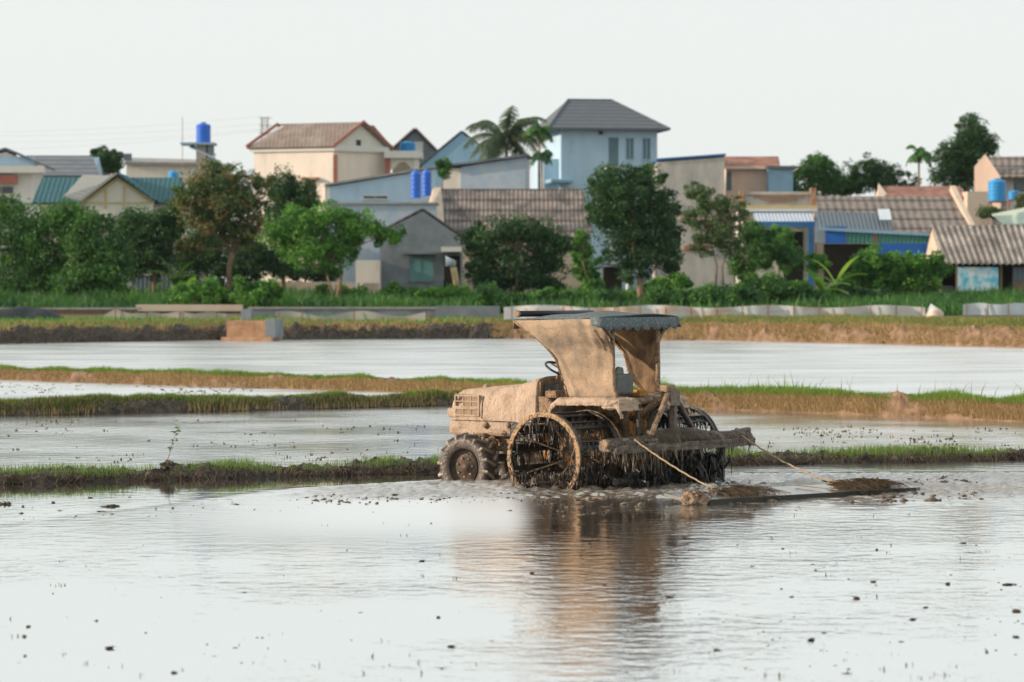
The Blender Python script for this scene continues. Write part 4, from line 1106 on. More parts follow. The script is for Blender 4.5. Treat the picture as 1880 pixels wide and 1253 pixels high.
M['roof_tile_grey'] = striped('roof_tile_grey', (0.10, 0.115, 0.13), (0.20, 0.225, 0.25), .35, axis=2, grime=(.14, .16, .18))
M['roof_dark'] = striped('roof_dark', (0.085, 0.10, 0.12), (0.14, 0.16, 0.18), .30, axis=2, grime=(.10, .12, .14))
M['roof_green'] = striped('roof_green', (0.022, 0.085, 0.10), (0.06, 0.16, 0.18), .30, axis=0, grime=(.04, .11, .13))
M['roof_lightgrey'] = striped('roof_lightgrey', (0.27, 0.28, 0.26), (0.38, 0.38, 0.35), .4, axis=1, grime=(.3, .31, .29))
M['roof_brown'] = striped('roof_brown', (0.17, 0.135, 0.115), (0.23, 0.19, 0.165), .30, axis=0, grime=(.28, .24, .215), gscale=.8, bump=.25)
M['roof_cement'] = striped('roof_cement', (0.14, 0.12, 0.105), (0.34, 0.29, 0.26), .28, axis=0, grime=(.11, .10, .095), gscale=.9, lines=1.1, gpos=(.42, .62))
M['roof_cement2'] = striped('roof_cement2', (0.12, 0.11, 0.10), (0.27, 0.24, 0.215), .5, axis=0, grime=(.24, .21, .19), gscale=1.4, lines=1.3, gpos=(.4, .65))
M['roof_shed'] = mat('roof_shed', [(0.3, (0.14, 0.125, 0.11)), (0.5, (0.26, 0.235, 0.21)), (0.75, (0.47, 0.44, 0.40))], scale=.9, rough=.85, bump=.3)
M['rust'] = mat('roof_rust', [(0.35, (0.16, 0.08, 0.06)), (0.6, (0.32, 0.16, 0.12)), (0.8, (0.42, 0.30, 0.26))], scale=1.2, rough=.8)
M['wall_white'] = flat('wall_white', (0.66, 0.67, 0.66), var=.08, scale=.6)
M['wall_cream'] = flat('wall_cream', (0.72, 0.66, 0.58), var=.08, scale=.6)
M['wall_creamgreen'] = flat('wall_creamgreen', (0.62, 0.62, 0.54), var=.06, scale=.6)
M['wall_blue'] = flat('wall_blue', (0.40, 0.56, 0.68), var=.06, scale=.5)
M['wall_blue2'] = flat('wall_blue_deep', (0.24, 0.40, 0.53), var=.08, scale=.5)
M['wall_patchy'] = mat('wall_patchy', [(0.35, (0.33, 0.43, 0.54)), (0.55, (0.42, 0.50, 0.57)), (0.72, (0.56, 0.53, 0.46))], scale=1.1, rough=.85)
M['wall_grey'] = mat('wall_grey', [(0.3, (0.13, 0.155, 0.175)), (0.6, (0.20, 0.23, 0.25)), (0.8, (0.29, 0.315, 0.33))], scale=.9, rough=.9, bump=.4)
M['wall_stain'] = mat('wall_stain', [(0.3, (0.30, 0.30, 0.28)), (0.6, (0.50, 0.48, 0.44)), (0.8, (0.60, 0.56, 0.50))], scale=.8, rough=.9, stretch=(1, 1, .4))
M['wall_pink'] = flat('wall_pink', (0.66, 0.50, 0.40), var=.12, scale=.7)
M['wall_tan'] = flat('wall_tan', (0.58, 0.48, 0.38), var=.15, scale=.8)
M['brick'] = mat('brick', [(0.35, (0.28, 0.15, 0.08)), (0.65, (0.46, 0.29, 0.18))], scale=2, rough=.9)
M['trim'] = flat('trim_white', (0.62, 0.62, 0.58), var=.05)
M['trim_yellow'] = flat('trim_yellow', (0.52, 0.42, 0.22), var=.1)
M['red_trim'] = flat('red_trim', (0.34, 0.13, 0.10), var=.15)
M['glass'] = flat('window_glass', (0.03, 0.045, 0.055), rough=.15, spec=.6, var=.2)
M['shutter'] = flat('shutter', (0.10, 0.17, 0.20), rough=.6)
M['shutter_brown'] = flat('shutter_brown', (0.10, 0.05, 0.035), rough=.6)
M['teal'] = flat('teal_cloth', (0.12, 0.27, 0.27), var=.1)
M['tank_blue'] = flat('tank_blue', (0.012, 0.12, 0.56), rough=.35, var=.05, spec=.5)
M['tank_light'] = flat('tank_lightblue', (0.02, 0.27, 0.60), rough=.35, var=.05, spec=.5)
M['blue_beam'] = flat('blue_paint', (0.03, 0.14, 0.36), var=.12)
M['blue_sheet'] = flat('blue_sheet', (0.015, 0.11, 0.40), var=.2, scale=1)
M['green_sheet'] = striped('green_sheet', (0.03, 0.13, 0.12), (0.07, 0.22, 0.19), .25, axis=0, grime=(.05, .17, .15))
M['sheet_grey'] = striped('sheet_grey', (0.10, 0.13, 0.16), (0.15, 0.19, 0.22), .25, axis=0, grime=(.12, .15, .18))
M['awn_stripe'] = striped('awning_stripe', (0.26, 0.36, 0.50), (0.60, 0.66, 0.72), .22, axis=0, grime=(.5, .55, .6))
M['tarp_white'] = mat('tarp_white', [(0.30, (0.34, 0.40, 0.42)), (0.48, (0.58, 0.61, 0.60)), (0.66, (0.60, 0.36, 0.22))], scale=.9, rough=.6, stretch=(.5, 1, 2.2), bump=.6)
M['tarp_pale'] = flat('tarp_pale', (0.56, 0.64, 0.70), var=.12, scale=1.2)
M['tarp_black'] = flat('tarp_black', (0.018, 0.028, 0.03), rough=.7)
M['pole'] = flat('pole_grey', (0.3, 0.28, 0.24))
M['wood'] = mat('wood', [(0.3, (0.12, 0.08, 0.05)), (0.7, (0.27, 0.19, 0.13))], scale=3, rough=.8, stretch=(3, 3, .3))
M['banner'] = mat('banner', [(0.38, (0.10, 0.42, 0.62)), (0.47, (0.30, 0.60, 0.72)), (0.55, (0.62, 0.72, 0.74)), (0.8, (0.66, 0.74, 0.76))], scale=1.6, rough=.6)
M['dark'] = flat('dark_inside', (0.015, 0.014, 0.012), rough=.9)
M['concrete'] = mat('concrete', [(0.3, (0.22, 0.22, 0.21)), (0.7, (0.38, 0.37, 0.35))], scale=1.5, rough=.9, bump=.3)

def netmat():
    m = bpy.data.materials.new('netting'); m.use_nodes = True
    n = m.node_tree; N = n.nodes; L = n.links; N.clear()
    out = N.new('ShaderNodeOutputMaterial'); d = N.new('ShaderNodeBsdfDiffuse'); d.inputs[0].default_value = (.52, .50, .45, 1)
    t = N.new('ShaderNodeBsdfTransparent'); mx = N.new('ShaderNodeMixShader'); mx.inputs[0].default_value = .62
    L.new(t.outputs[0], mx.inputs[1]); L.new(d.outputs[0], mx.inputs[2]); L.new(mx.outputs[0], out.inputs[0])
    return m
M['net'] = netmat()

class House:
    """A building in its own frame: x along the front, y away from the camera, z up. px0 = photo column of the front left corner."""
    def __init__(s, name, label, cat, px, Y, rot=0.0, group=None):
        s.Y = Y; s.k = Y / F; s.px = px
        s.root = empty(name, (X(px, Y), Y, 0), R(rot), label, cat, group)
        s.c = math.cos(R(rot))
    def x(s, px): return (px - s.px) * s.k / s.c
    def z(s, py): return Z(py, s.Y)
    def box(s, name, px0, px1, py0, py1, y0, y1, m, parent=None, zb=None, **kw):
        b = MB(); b.box(s.x(px0), s.x(px1), y0, y1, s.z(py1) if zb is None else zb, s.z(py0))
        return b.build(name, m, parent or s.root, **kw)
    def window(s, px0, px1, py0, py1, m=None, frame=None, y=0.0, name='window', sill=True):
        f = MB(); a, b_, z0, z1 = s.x(px0), s.x(px1), s.z(py1), s.z(py0); t = .07
        f.box(a - t, a, y - .05, y + .06, z0, z1); f.box(b_, b_ + t, y - .05, y + .06, z0, z1)
        f.box(a - t, b_ + t, y - .05, y + .06, z1, z1 + t)
        f.box(a - t - .03, b_ + t + .03, y - .10, y + .06, z0 - t, z0)
        f.box((a + b_) / 2 - .02, (a + b_) / 2 + .02, y - .035, y + .02, z0, z1)
        fo = f.build(name, frame or M['trim'], s.root)
        p = MB(); p.box(a, b_, y - .02, y + .03, z0, z1)
        p.build('pane', m or M['glass'], fo)
    def gable_front(s, px0, px1, py_eave, apx, apy, depth, mw, mr, ov=.35, th=.14, wall_px=None, zb=G0, gable_m=None):
        """gable end towards the camera, ridge running away"""
        w0, w1 = wall_px or (px0, px1)
        xa, xb, xr = s.x(w0), s.x(w1), s.x(apx); ze = s.z(py_eave); zr = s.z(apy)
        # wall height where roof meets the wall
        def roofz(x): 
            if x < xr: return ze + (zr - ze) * (x - s.x(px0)) / (xr - s.x(px0))
            return ze + (zr - ze) * (s.x(px1) - x) / (s.x(px1) - xr)
        poly = [(xa, 0, zb), (xb, 0, zb), (xb, 0, roofz(xb) - th), (xr, 0, zr - th), (xa, 0, roofz(xa) - th)]
        b = MB(); b.prism(poly, (0, depth, 0)); wall = b.build('wall', mw, s.root)
        b = MB()
        b.quad_slab((s.x(px0), -ov, ze), (xr, -ov, zr), (xr, depth + ov, zr), (s.x(px0), depth + ov, ze), -th)
        b.quad_slab((xr, -ov, zr), (s.x(px1), -ov, ze), (s.x(px1), depth + ov, ze), (xr, depth + ov, zr), -th)
        rf = b.build('roof', mr, s.root)
        return wall, rf
    def gable_side(s, px0, px1, py_ridge, py_eave, depth, mw, mr, ov=.4, th=.14, wall_px=None, zb=G0, inset=0, run=None):
        """long slope towards the camera, ridge along x"""
        w0, w1 = wall_px or (px0, px1)
        ze, zr = s.z(py_eave), s.z(py_ridge); h = run or depth / 2
        xa, xb = s.x(w0), s.x(w1)
        sl = (zr - ze) / (h + ov)
        zw = ze + sl * ov - th
        poly = [(xa, 0, zb), (xa, 2 * h, zb), (xa, 2 * h, zw), (xa, h, zr - th), (xa, 0, zw)]
        b = MB(); b.prism(poly, (xb - xa, 0, 0)); wall = b.build('wall', mw, s.root)
        b = MB(); A, B_ = s.x(px0), s.x(px1); i_ = inset
        b.quad_slab((A, -ov, ze), (B_, -ov, ze), (B_ - i_, h, zr), (A + i_, h, zr), th)
        b.quad_slab((A + i_, h, zr), (B_ - i_, h, zr), (B_, 2 * h + ov, ze), (A, 2 * h + ov, ze), th)
        rf = b.build('roof', mr, s.root)
        return wall, rf
    def hip(s, px0, px1, py_eave, rx0, rx1, py_ridge, depth, mw, mr, ov=.5, wall_px=None, zb=G0):
        w0, w1 = wall_px; ze, zr = s.z(py_eave), s.z(py_ridge)
        b = MB(); b.box(s.x(w0), s.x(w1), 0, depth, zb, ze - .001 - .1); wall = b.build('wall', mw, s.root)
        A, B_, C_, D_ = (s.x(px0), -ov, ze), (s.x(px1), -ov, ze), (s.x(px1), depth + ov, ze), (s.x(px0), depth + ov, ze)
        E_, F_ = (s.x(rx0), depth / 2, zr), (s.x(rx1), depth / 2, zr)
        vs = [A, B_, C_, D_, E_, F_] + [(p[0], p[1], p[2] - .13) for p in (A, B_, C_, D_)]
        b = MB(); b.add(vs, [(0, 1, 5, 4), (1, 2, 5), (2, 3, 4, 5), (3, 0, 4), (0, 6, 7, 1), (1, 7, 8, 2), (2, 8, 9, 3), (3, 9, 6, 0), (6, 9, 8, 7)])
        rf = b.build('roof', mr, s.root)
        b = MB(); 
        for p, q in ((A, E_), (B_, F_), (E_, F_)): b.tube([p, q], .08, 6)
        b.build('ridge_cap', mr, rf)
        return wall, rf

def corrugated(name, A, B_, C_, D_, period, amp, m, parent, th=.02):
    """wavy sheet: A-B lower edge, D-C upper edge; waves run up the slope"""
    A, B_, C_, D_ = map(Vector, (A, B_, C_, D_)); n = int((B_ - A).length / period * 8)
    nn = (B_ - A).cross(D_ - A).normalized()
    if nn.z < 0: nn = -nn
    P = []
    rows = 7
    for j in range(rows + 1):
        v = j / rows; row = []
        for i in range(n + 1):
            u = i / n; p = A.lerp(B_, u).lerp(D_.lerp(C_, u), v)
            row.append(p + nn * (amp * math.sin(u * n / 8 * 2 * math.pi) + .05 * mnoise.noise((u * 9, v * 3, 1))))
        P.append(row)
    b = MB(); b.grid(P); return b.build(name, m, parent, smooth=True, solid=th)

def village():
    # far-left house with blue grey gable and long tiled roof
    h = House('tiled_house', 'house at the left edge with blue-grey gable and grey tiled roof', 'house', -60, 215, 3)
    h.gable_front(-90, 78, 306, 10, 275, 8, M['wall_white'], M['roof_tile_grey'], wall_px=(-60, 58))
    h.box('eave_slab', -90, 80, 305, 318, -.8, .6, M['trim'])
    h.box('gable_panel', -60, 62, 288, 304, -.06, -.003, M['wall_blue'])
    h.box('awning', -60, 32, 323, 337, -.7, -.01, M['red_trim'])
    h.window(-20, 24, 343, 356)
    h = House('long_tiled_house', 'long grey tiled roof house behind the left edge gable house', 'house', 20, 232, 3)
    h.gable_side(15, 182, 281, 322, 9, M['wall_blue'], M['roof_tile_grey'], wall_px=(25, 172), inset=.9)
    # green roofed house with cream cross gable
    h = House('green_roof_house', 'cream house with green tile roof and yellow-trimmed front gable', 'house', 66, 196, 2)
    h.gable_side(60, 330, 322, 372, 8, M['wall_cream'], M['roof_green'], wall_px=(72, 320), inset=.15)
    h2 = h
    b = MB(); y0 = -2.4
    xa, xb, xr = h.x(158), h.x(288), h.x(222); ze, zr = h.z(372), h.z(323)
    b.prism([(xa + .2, y0, G0), (xb - .2, y0, G0), (xb - .2, y0, ze + .05), (xr, y0, zr - .25), (xa + .2, y0, ze + .05)], (0, 3.5, 0)); b.build('porch_wall', M['wall_creamgreen'], h.root)
    b = MB(); b.quad_slab((xa, y0 - .5, ze), (xr, y0 - .5, zr), (xr - .0, 3.9, zr), (xa - .0, 3.9, ze), -.14); b.build('porch_roof', M['roof_lightgrey'], h.root)
    b = MB(); b.quad_slab((xr, y0 - .5, zr), (xb, y0 - .5, ze), (xb, 3.9, ze), (xr, 3.9, zr), -.14); b.build('porch_roof', M['roof_green'], h.root)
    b = MB()
    for (p0, p1) in (((xa, ze), (xr, zr - .16)), ((xr, zr - .16), (xb, ze))):
        d = Vector((p1[0] - p0[0], 0, p1[1] - p0[1])); 
        b.quad_slab((p0[0], y0 - .06, p0[1] - .22), (p1[0], y0 - .06, p1[1] - .22), (p1[0], y0 - .06, p1[1]), (p0[0], y0 - .06, p0[1]), .05)
    for px in (200, 233): b.box(h.x(px) - .07, h.x(px) + .07, y0 - .055, y0 - .004, h.z(385), h.z(345))
    b.box(xa + .2, xb - .2, y0 - .052, y0 - .004, h.z(376), h.z(373)); b.box(xr - .04, xr + .04, y0 - .05, y0 - .004, h.z(333), h.z(325))
    b.build('gable_trim', M['trim_yellow'], h.root)
    b = MB(); b.quad_slab((h.x(125), -2.6, h.z(362)), (h.x(160), -2.6, h.z(372)), (h.x(222), 1.2, h.z(322)), (h.x(148), 1.2, h.z(320)), .1)
    b.build('side_roof', M['roof_lightgrey'], h.root)
    # white slab house under light-blue tank
    h = House('flat_roof_house', 'small white flat-roofed house under the light blue tank beside the brownish tree', 'house', 292, 205)
    h.box('wall', 295, 345, 352, 400, .3, 5, M['wall_white'], zb=G0); h.box('roof_slab', 288, 350, 342, 351, 0, 5.3, M['trim'])
    # cream long building
    h = House('cream_long_house', 'long cream low-roofed house behind the green tile roof', 'house', 230, 245, 2)
    h.box('wall', 232, 385, 298, 340, 0, 7, M['wall_cream'], zb=G0)
    b = MB(); b.quad_slab((h.x(229), -.5, h.z(298)), (h.x(388), -.5, h.z(299)), (h.x(388), 6, h.z(288)), (h.x(229), 6, h.z(284)), .2); b.build('roof', M['concrete'], h.root)
    h.box('parapet', 228, 243, 283, 296, -.7, -.52, M['sheet_grey'])
    # rooftop tank stand
    h = House('water_tower', 'blue steel and brick rooftop stand carrying the tall blue tank on the left', 'tank stand', 336, 236)
    h.box('platform', 334, 396, 263, 267, -1.2, 1.2, M['wall_blue2']); h.box('support_wall', 362, 380, 267, 300, -.8, .8, M['concrete'], zb=G0)
    h.box('support_wall', 383, 392, 267, 300, -.8, .6, M['wall_grey'], zb=G0)
    b = MB(); b.quad_slab((h.x(350), -.9, h.z(270)), (h.x(395), -.9, h.z(290)), (h.x(395), .9, h.z(282)), (h.x(350), .9, h.z(266)), .1); b.build('stair_slab', M['wall_blue'], h.root)
    b = MB(); b.tube([(h.x(335), 0, G0), (h.x(335), 0, h.z(215))], .03, 6); b.build('antenna_mast', M['pole'], h.root)
    # cream two storey house
    h = House('cream_villa', 'big cream house with brown roof and small dark attic window', 'house', 466, 230, 0)
    # turned: long side faces left-front, gable faces right-front
    k = h.k
    A = Vector((0, 0, 0)); Bc = Vector((150 * k, -2.6, 0)); Cc = Vector((240 * k, .9, 0)); Dc = Cc - Bc + A
    def wl(p, z): return (p.x, p.y, z)
    zt = h.z(280)
    b = MB(); b.prism([wl(A, G0), wl(Bc, G0), wl(Cc, G0), wl(Dc, G0)], (0, 0, zt - G0)); b.build('wall', M['wall_cream'], h.root)
    # cornice
    cen = (A + Cc) / 2
    def off(p, f): return cen + (p - cen) * f
    b = MB(); b.prism([wl(off(p, 1.07), zt) for p in (A, Bc, Cc, Dc)], (0, 0, .42)); b.build('cornice', M['trim'], h.root)
    # gable part
    zr = h.z(229); zb_ = zt + .42; m1 = (Bc + Cc) / 2; m0 = (A + Dc) / 2
    b = MB(); b.add([wl(Bc, zb_), wl(Cc, zb_), wl(m1, zr), wl(A, zb_), wl(Dc, zb_), wl(m0, zr)], [(0, 1, 2), (3, 5, 4), (0, 2, 5, 3), (1, 4, 5, 2), (0, 3, 4, 1)]); b.build('gable', M['wall_creamgreen'], h.root)
    e1 = (Bc - A).normalized() * .3; 
    b = MB(); up = Vector((0, 0, .16))
    q = lambda p, z, s_=0: Vector((p.x, p.y, z)) + e1 * s_
    Bo, Ao = Bc + (Bc - Cc).normalized() * .35, A + (Bc - Cc).normalized() * .35
    b.quad_slab(q(Ao, zb_ - .1, -1), q(Bo, zb_ - .1, 1), q(m1, zr + .14, 1), q(m0, zr + .14, -1) + (Bc - A).normalized() * 1.0, .12)
    Co, Do = Cc - (Bc - Cc).normalized() * .35, Dc - (Bc - Cc).normalized() * .35
    b.quad_slab(q(m1, zr + .14, 1), q(Co, zb_ - .1, 1), q(Do, zb_ - .1, -1), q(m0, zr + .14, -1), .12)
    rf = b.build('roof', M['roof_brown'], h.root)
    b = MB(); b.tube([q(Bo, zb_ - .05, 1.1), q(m1, zr + .16, 1.1), q(Co, zb_ - .05, 1.1)], .12, 6); b.build('ridge_trim', M['red_trim'], rf); b = MB(); b.tube([q(Ao, zb_, -1), q(m0, zr + .14, -.6)], .12, 6); b.build('ridge_trim', M['red_trim'], rf)
    d = (Cc - Bc).normalized(); nrm = Vector((d.y, -d.x, 0))
    c0 = (Bc + Cc) / 2 - d * .1; zc = h.z(266)
    b = MB(); b.prism([c0 - d * .22 + nrm * .03 + Vector((0, 0, zc - .3)), c0 + d * .22 + nrm * .03 + Vector((0, 0, zc - .3)), c0 + d * .22 + nrm * .03 + Vector((0, 0, zc + .3)), c0 - d * .22 + nrm * .03 + Vector((0, 0, zc + .3))], -nrm * .02); b.build('attic_window', M['glass'], h.root)
    d2 = (Bc - A).normalized(); n2 = Vector((d2.y, -d2.x, 0)); c1 = A + d2 * (4.6); z1 = h.z(356)
    b = MB(); P_ = [c1 - d2 * .45, c1 + d2 * .45]
    b.prism([P_[0] + n2 * .05 + Vector((0, 0, z1 - .6)), P_[1] + n2 * .05 + Vector((0, 0, z1 - .6)), P_[1] + n2 * .05 + Vector((0, 0, z1 + .9)), P_[0] + n2 * .05 + Vector((0, 0, z1 + .9))], -n2 * .03); wn = b.build('window', M['shutter_brown'], h.root)
    b = MB(); b.prism([P_[0] - d2 * .3 + Vector((0, 0, z1 + 1.0)), P_[1] + d2 * .3 + Vector((0, 0, z1 + 1.0)), P_[1] + d2 * .3 + n2 * .5 + Vector((0, 0, z1 + 1.0)), P_[0] - d2 * .3 + n2 * .5 + Vector((0, 0, z1 + 1.0))], (0, 0, .12)); b.build('window_hood', M['brick'], wn)
    # brown corner strips
    b = MB(); b.box(Bc.x - .02, Bc.x + .28, Bc.y - .06, Bc.y + .3, h.z(345), zt - .3); b.build('corner_column', M['red_trim'], h.root)
    # portico
    px_ = lambda p: h.x(p)
    b = MB(); b.box(px_(706), px_(775), -.8, 3.2, h.z(291), h.z(278)); b.build('portico_roof', M['trim'], h.root)
    for p in (712, 765):
        b = MB(); b.box(px_(p) - .2, px_(p) + .2, -.5, -.1, G0, h.z(291)); b.build('portico_column', M['red_trim'] if p == 712 else M['trim'], h.root)
    b = MB(); arc = [(px_(722), -.3, h.z(318)), (px_(722), -.3, h.z(310))] 
    seg = [(px_(722 + (758 - 722) * t), -.35, h.z(312 - 14 * math.sin(math.pi * t))) for t in np.linspace(0, 1, 12)]
    poly = [(px_(716), -.35, h.z(291)), (px_(716), -.35, h.z(312))] + seg + [(px_(762), -.35, h.z(312)), (px_(762), -.35, h.z(291))]
    b.prism(poly[::-1], (0, .2, 0)); b.build('portico_arch', M['wall_creamgreen'], h.root)
    b = MB(); b.box(px_(718), px_(763), 2.9, 3.1, G0, h.z(292)); b.build('portico_wall', M['wall_cream'], h.root)
    # roof behind the villa
    h = House('steep_roof_house', 'steep grey roof showing just behind the cream villa gable', 'house', 660, 250, 8)
    h.gable_front(640, 722, 278, 682, 232, 9, M['wall_grey'], M['roof_brown'], wall_px=(648, 714))
    # small grey gable w/ light-blue tank
    h = House('grey_gable_house', 'small grey gable house behind the light blue round tank', 'house', 722, 262, 2)
    w_, rf = h.gable_front(712, 806, 282, 762, 237, 8, M['wall_grey'], M['roof_brown'], wall_px=(720, 798))
    h.window(763, 775, 262, 276, M['trim'])
    # smooth blue gable
    h = House('blue_gable_house', 'smooth blue gable end house left of the coconut palm', 'house', 780, 248, -2)
    h.gable_front(768, 932, 308, 848, 242, 9, M['wall_blue2'], M['roof_dark'], ov=.12, wall_px=(774, 926), th=.1)
    # blue lean-to building
    h = House('blue_lean_to', 'long pale blue lean-to building under the cream villa', 'outbuilding', 605, 207, 4)
    xa, xb = h.x(605), h.x(800)
    b = MB(); b.prism([(xa, 0, G0), (xb, 0, G0), (xb, 0, h.z(310)), (xa, 0, h.z(343))], (0, 5.5, 0)); b.build('wall', M['wall_blue'], h.root)
    b = MB(); b.quad_slab((xa - .3, -.25, h.z(342)), (xb, -.25, h.z(308)), (xb, 5.8, h.z(308)), (xa - .3, 5.8, h.z(342)), -.14); b.build('roof', M['concrete'], h.root)
    h.window(667, 711, 360, 365, M['glass'], name='slit_window')
    h.box('end_wall', 596, 604.9, 342, 380, .1, 5, M['wall_cream'], zb=G0)
    h = House('grey_low_wall_house', 'low blue-grey wall with lean roof between the bright tree and dark house', 'outbuilding', 600, 199, 0)
    h.box('wall', 600, 800, 374, 420, 0, 3, M['wall_patchy'], zb=G0); h.box('coping', 596, 804, 372, 375.5, -.15, 3.2, M['concrete'])
    # pale mottled house
    h = House('mottled_blue_house', 'low house with mottled pale blue wall and cream end left of the palms', 'house', 846, 218, -3)
    xa, xb = h.x(846), h.x(965)
    b = MB(); b.prism([(xa, 0, G0), (xb, 0, G0), (xb, 0, h.z(289)), (xa, 0, h.z(307))], (0, 6, 0)); b.build('wall', M['wall_patchy'], h.root)
    b = MB(); b.quad_slab((xa - 1.2, -.3, h.z(308)), (xb + .2, -.3, h.z(287)), (xb + .2, 6.3, h.z(287)), (xa - 1.2, 6.3, h.z(308)), -.16); b.build('roof', M['roof_tile_grey'], h.root)
    h.box('end_wall', 813, 845.5, 309, 350, .15, 4, M['wall_cream'], zb=G0)
    # long cement tile roof house, centre
    h = House('cement_roof_house', 'long low house with patchy brown-grey tile roof behind the central trees', 'house', 800, 203, 0)
    xa, xb = h.x(800), h.x(1072); ze, zr = h.z(432), h.z(343)
    b = MB(); b.prism([(xa, 0, G0), (xa, 9, G0), (xa, 9, ze), (xa, 4.5, zr - .15), (xa, 0, ze)], (xb - xa, 0, 0)); b.build('wall', M['wall_tan'], h.root)
    b = MB(); b.quad_slab((xa + .2, -.5, ze - .1), (xb + .7, -.5, ze - .1), (xb, 4.5, zr), (xa - .0, 4.5, zr), .12); b.quad_slab((xa, 4.5, zr), (xb, 4.5, zr), (xb, 9.5, ze - .1), (xa, 9.5, ze - .1), .12); b.build('roof', M['roof_cement'], h.root)
    b = MB(); b.quad_slab((xa - .55, -.3, h.z(395)), (xa + .6, -.45, ze + .2), (xa + .25, 4.5, zr + .12), (xa - .2, 4.5, zr + .12), .2); b.build('gable_parapet', M['wall_tan'], h.root)
    h.box('porch_wall', 1085, 1128, 430, 480, -.6, 3, M['wall_blue'], zb=G0); h.box('porch_column', 1118, 1128, 420, 480, -.9, -.65, M['wall_white'], zb=G0)
    # dark grey concrete house
    h = House('grey_concrete_house', 'unpainted dark grey gable house with teal curtained window', 'house', 700, 187, 0)
    xa, xb, xr = h.x(697), h.x(846), h.x(776)
    b = MB(); b.prism([(xa, 0, G0), (xb, 0, G0), (xb, 0, h.z(436)), (xr, 0, h.z(388)), (xa, 0, h.z(428))], (0, 8, 0)); b.build('wall', M['wall_grey'], h.root)
    b = MB(); b.quad_slab((xa - .3, .1, h.z(432)), (xr, .1, h.z(385)), (xr - .2, 8.2, h.z(385)), (xa - .3, 8.2, h.z(432)), -.1); b.quad_slab((xr, .1, h.z(385)), (xb + .2, .1, h.z(438)), (xb + .2, 8.2, h.z(438)), (xr - .2, 8.2, h.z(385)), -.1); b.build('roof', M['roof_cement2'], h.root)
    h.window(752, 794, 474, 516, M['teal'], M['wall_grey'])
    h.box('awning', 740, 802, 462, 467, -.7, -.01, M['wall_grey'])
    h.box('porch_slab', 811, 848, 454, 463, -1.2, -.01, M['trim'])
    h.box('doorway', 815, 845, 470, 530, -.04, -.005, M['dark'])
    # cream walls behind tree
    h = House('cream_yard_wall', 'cream yard wall behind the trunk of the bright green tree', 'wall', 508, 184, 0)
    h.box('wall', 508, 650, 518, 560, 0, .25, M['wall_tan'], zb=G0); h.box('wall', 652, 696, 478, 560, .6, 3.5, M['wall_cream'], zb=G0); h.box('pillar', 668, 696, 520, 560, -.5, .0, M['wall_tan'], zb=G0)
    # blue two storey hip roof
    h = House('blue_villa', 'tall pale blue two-storey house with dark hipped roof', 'house', 1030, 238, 9)
    c9 = math.cos(R(9))
    h.hip(1003, 1228, 236, 1058, 1140, 178, 7.2, M['wall_blue'], M['roof_dark'], wall_px=(1030, 1208), ov=.8)
    h.window(1150, 1164, 253, 292, M['shutter'], M['wall_blue']); h.window(1181, 1195, 253, 292, M['shutter'], M['wall_blue'])
    h.box('door', 1118, 1136, 252, 306, -.03, .02, M['shutter']); h.box('light_fixture', 1100, 1106, 241, 247, -.25, -.01, M['black'])
    h.box('side_wall', 1002, 1029.8, 291, 350, 1.0, 6, M['wall_blue'], zb=G0); h.box('balcony_slab', 1110, 1150, 306, 311, -.9, -.01, M['trim'])
    h.box('canopy', 1004, 1046, 330, 338, -1.6, .9, M['wall_blue2'], bevel=.1)
    # cream wall with blue coping
    h = House('cream_blue_parapet_house', 'windowless cream house with blue sloping coping right of the tall blue house', 'house', 1208, 222, 0)
    xa, xb = h.x(1206), h.x(1330)
    b = MB(); b.prism([(xa, 0, G0), (xb, 0, G0), (xb, 0, h.z(289)), (xa, 0, h.z(298))], (0, 7, 0)); b.build('wall', M['wall_stain'], h.root)
    b = MB(); b.quad_slab((xa, -.12, h.z(295)), (xb + .1, -.12, h.z(286)), (xb + .1, 7.1, h.z(286)), (xa, 7.1, h.z(295)), -.14); b.build('coping', M['blue_beam'], h.root)
    # rusty roof house
    h = House('rusty_roof_house', 'cream house with rusty metal roof right of the blue coping', 'house', 1332, 228, -2)
    h.gable_side(1328, 1432, 285, 306, 5, M['wall_pink'], M['rust'], wall_px=(1334, 1410)); h.box('doorway', 1334, 1343, 316, 350, -.04, -.005, M['shutter'])
    h.box('fascia', 1328, 1410, 306, 311, -.5, -.38, M['wall_pink'])
    h = House('grey_blue_block', 'small blue-grey block house with flat dark roof left of the treetops', 'house', 1410, 226, 0)
    h.box('wall', 1411, 1456, 310, 360, 0, 4, M['wall_blue2'], zb=G0); h.box('roof_slab', 1407, 1462, 305, 309.5, -.3, 4.2, M['roof_dark'])
    # parapet shop house
    h = House('parapet_house', 'shop house with stepped balustrade parapet and striped awning', 'house', 1365, 194, 0)
    h.box('wall', 1366, 1494, 386, 480, .6, 7, M['wall_creamgreen'], zb=G0)
    h.box('parapet', 1367, 1497, 352, 378, .3, .55, M['wall_stain'])
    b = MB()
    for i, (a_, b__) in enumerate(((1372, 1490), (1384, 1478), (1396, 1466), (1408, 1454))): 
        b.box(h.x(a_), h.x(b__), .20 - .0, .28, h.z(359 + i * 4.2), h.z(357.4 + i * 4.2))
    b.build('parapet_steps', M['brick'], h.root)
    h.box('parapet_pillar', 1489, 1499, 345, 385, .1, .7, M['brick']); h.box('parapet_pillar', 1358, 1367, 350, 385, .1, .7, M['brick'])
    h.box('cornice', 1362, 1500, 378, 383, -.1, .7, M['trim_yellow']); h.box('cornice', 1362, 1500, 383.5, 389, -.25, .7, M['trim'])
    b = MB(); xa, xb = h.x(1382), h.x(1490); b.quad_slab((xa, -2.2, h.z(408)), (xb, -2.2, h.z(408)), (xb, .2, h.z(388)), (xa, .2, h.z(388)), .06); b.build('awning', M['awn_stripe'], h.root)
